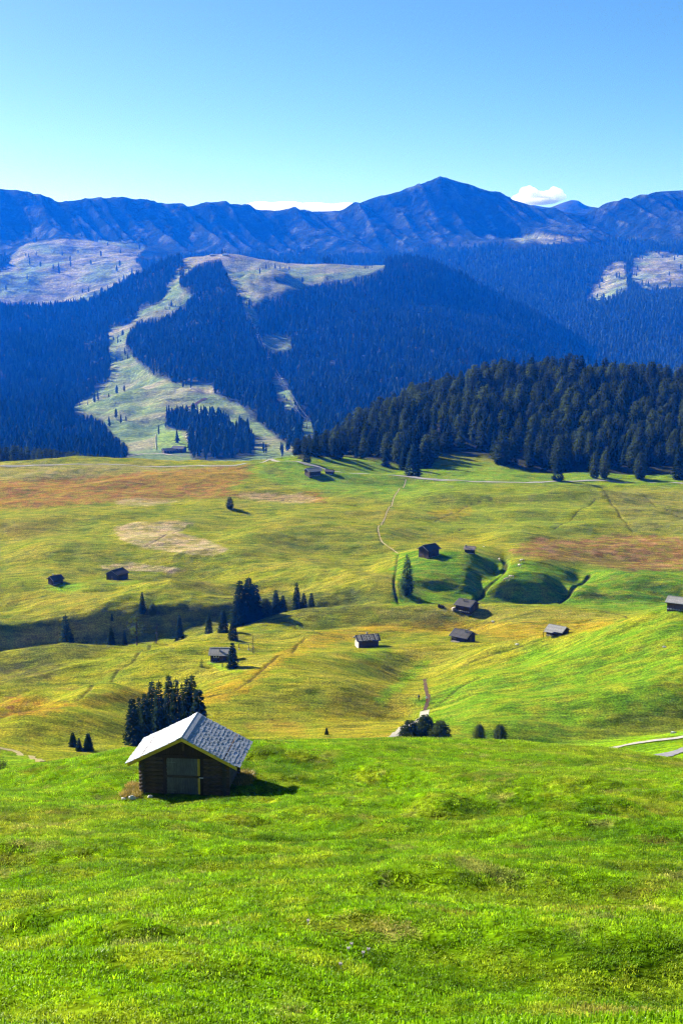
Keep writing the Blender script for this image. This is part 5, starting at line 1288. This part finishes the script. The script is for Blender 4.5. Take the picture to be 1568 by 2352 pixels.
# ------------------------------------------------------------------ the sward itself: blades on the near slope
def tuft_mesh(n, spread, h, seed, lean=.5):
    q = random.Random(seed); V_ = []; F_ = []
    for _ in range(n):
        a = q.random() * 6.283; r_ = spread * math.sqrt(q.random()); x, y = r_ * math.cos(a), r_ * math.sin(a)
        b = q.random() * 6.283; hh = h * q.uniform(.45, 1.15); w_ = q.uniform(.004, .009); ln = q.uniform(.05, lean) * hh
        dx, dy = math.cos(b), math.sin(b); o = len(V_)
        V_ += [(x - dy * w_, y + dx * w_, -.03), (x + dy * w_, y - dx * w_, -.03), (x + dx * ln * .35 + dy * w_ * .8, y + dy * ln * .35 - dx * w_ * .8, hh * .6), (x + dx * ln * .35 - dy * w_ * .8, y + dy * ln * .35 + dx * w_ * .8, hh * .6), (x + dx * ln, y + dy * ln, hh)]
        F_ += [[o, o + 1, o + 2, o + 3], [o + 3, o + 2, o + 4]]
    return mesh_np('tuft_form', V_, F_)
t = NT('grass_blades'); at_ = t.n('Attribute', attribute_name='gcol', attribute_type='INSTANCER')
oi = t.n('ObjectInfo'); cg = t.mix(1.0, at_.outputs['Color'], t.ramp(oi.outputs['Random'], [(0, (.62, .68, .6)), (.6, (1.1, 1.1, 1)), (1, (1.75, 1.45, 1.6))]), 'MULTIPLY')
dn = t.n('BsdfDiffuse'); tn_ = t.n('BsdfTranslucent'); gl = t.n('BsdfGlossy'); gl.inputs['Roughness'].default_value = .45; gl.inputs[0].default_value = (.9, .95, .8, 1)
mx = t.n('MixShader'); mx.inputs[0].default_value = .45; m2 = t.n('MixShader'); m2.inputs[0].default_value = .02
t.link(cg, dn.inputs[0]); t.link(cg, tn_.inputs[0]); t.link(dn.outputs[0], mx.inputs[1]); t.link(tn_.outputs[0], mx.inputs[2]); t.link(mx.outputs[0], m2.inputs[1]); t.link(gl.outputs[0], m2.inputs[2]); t.link(m2.outputs[0], t.out.inputs['Surface'])
M_BLADE = t.mat
tufts = [tuft_mesh(36, .15, .034, sd, 1.6) for sd in (1, 2, 3)] + [tuft_mesh(26, .13, .075, 4, 1.2)]
for m in tufts: m.materials.append(M_BLADE)
gsrc = [src('tuft', m) for m in tufts]
hd = np.hypot(A.X - HUT.x - .1, A.Y - HUT.y - 1.6)
wg = ((A.Y > 11) & (A.Y < 112) & (A.U > -60) & (A.U < 1630)) * (hd > 2.6) * np.interp(A.Y, [11, 30, 60, 110], [1.0, .75, .45, .28])
P, (r_, c_), tot = sample_sheet(A, wg, 84000)
cols = A.col[r_, c_] * 1.7 * (1 + .30 * RNG.normal(0, 1, (len(P), 1))).clip(.4, 1.8)
dd = P[:, 1]; tall = (fbm(P[:, 0] / 1.6, P[:, 1] / 1.2, 201, 2) > .9)
siz = np.interp(dd, [11, 30, 60, 110], [1.0, 1.25, 1.7, 2.2]) * RNG.uniform(.7, 1.25, len(P))
scatter('grass', 'short green meadow grass on the near slope', P, siz * np.interp(dd, [11, 60, 110], [1.0, .78, .66]), np.interp(dd, [11, 110], [1, 1.35]), np.where(tall, 3, RNG.integers(0, 3, len(P))), gsrc, cols)
# tall dry grass round the foot of the hut
pts = []
for _ in range(260):
    side = RNG.random(); x = RNG.uniform(-3.1, -2.2) if side < .55 else RNG.uniform(2.25, 3.0); y = RNG.uniform(-.9, 1.2) if side < .55 else RNG.uniform(1.5, 3.6)
    q = HM @ Vector((x, y, 0)); pts.append((q.x, q.y, A.height(q.x, q.y)))
pts = np.array(pts)
scatter('dry_grass', 'tall dry yellow grass at the foot of the hay hut', pts, RNG.uniform(1.5, 3.4, len(pts)), np.full(len(pts), .6), np.full(len(pts), 3), gsrc, np.tile((0.30, 0.24, 0.06), (len(pts), 1)) * RNG.uniform(.6, 1.2, (len(pts), 1)))
# autumn crocuses
M_PETAL = plain_material('petal', (0.62, 0.52, 0.62), .7, .1)
pet = MB()
for k in range(6):
    a = k * 1.047; pet.tube([(0, 0, .05), (math.cos(a) * .02, math.sin(a) * .02, .09), (math.cos(a) * .035, math.sin(a) * .035, .13)], [.006, .014, .003], 5)
pet = pet.mesh('bloom', True); pet.materials.append(M_PETAL); stm = MB().tube([(0, 0, -.03), (0, 0, .06)], .005, 5).mesh('stem'); stm.materials.append(M_WHITEC)
for (u, y, lb) in ((807, 2178, 'pale crocus at the left end of the near-slope row'), (800, 2188, 'pale crocus just below the left end of the row'), (846, 2190, 'pale crocus at the right end of the near-slope row'), (834, 2198, 'pale crocus third in the near-slope row'), (782, 2225, 'single pale crocus below the row of crocuses'), (708, 2124, 'single pale crocus upslope of the scuffed bare patch')):
    p = A.hit(u, y); o = thing('crocus', lb, 'flower', p, random.random() * 6, 'autumn crocuses in the near grass'); o.scale = (.8,) * 3
    add('bloom', pet, None, o); add('stem', stm, None, o)
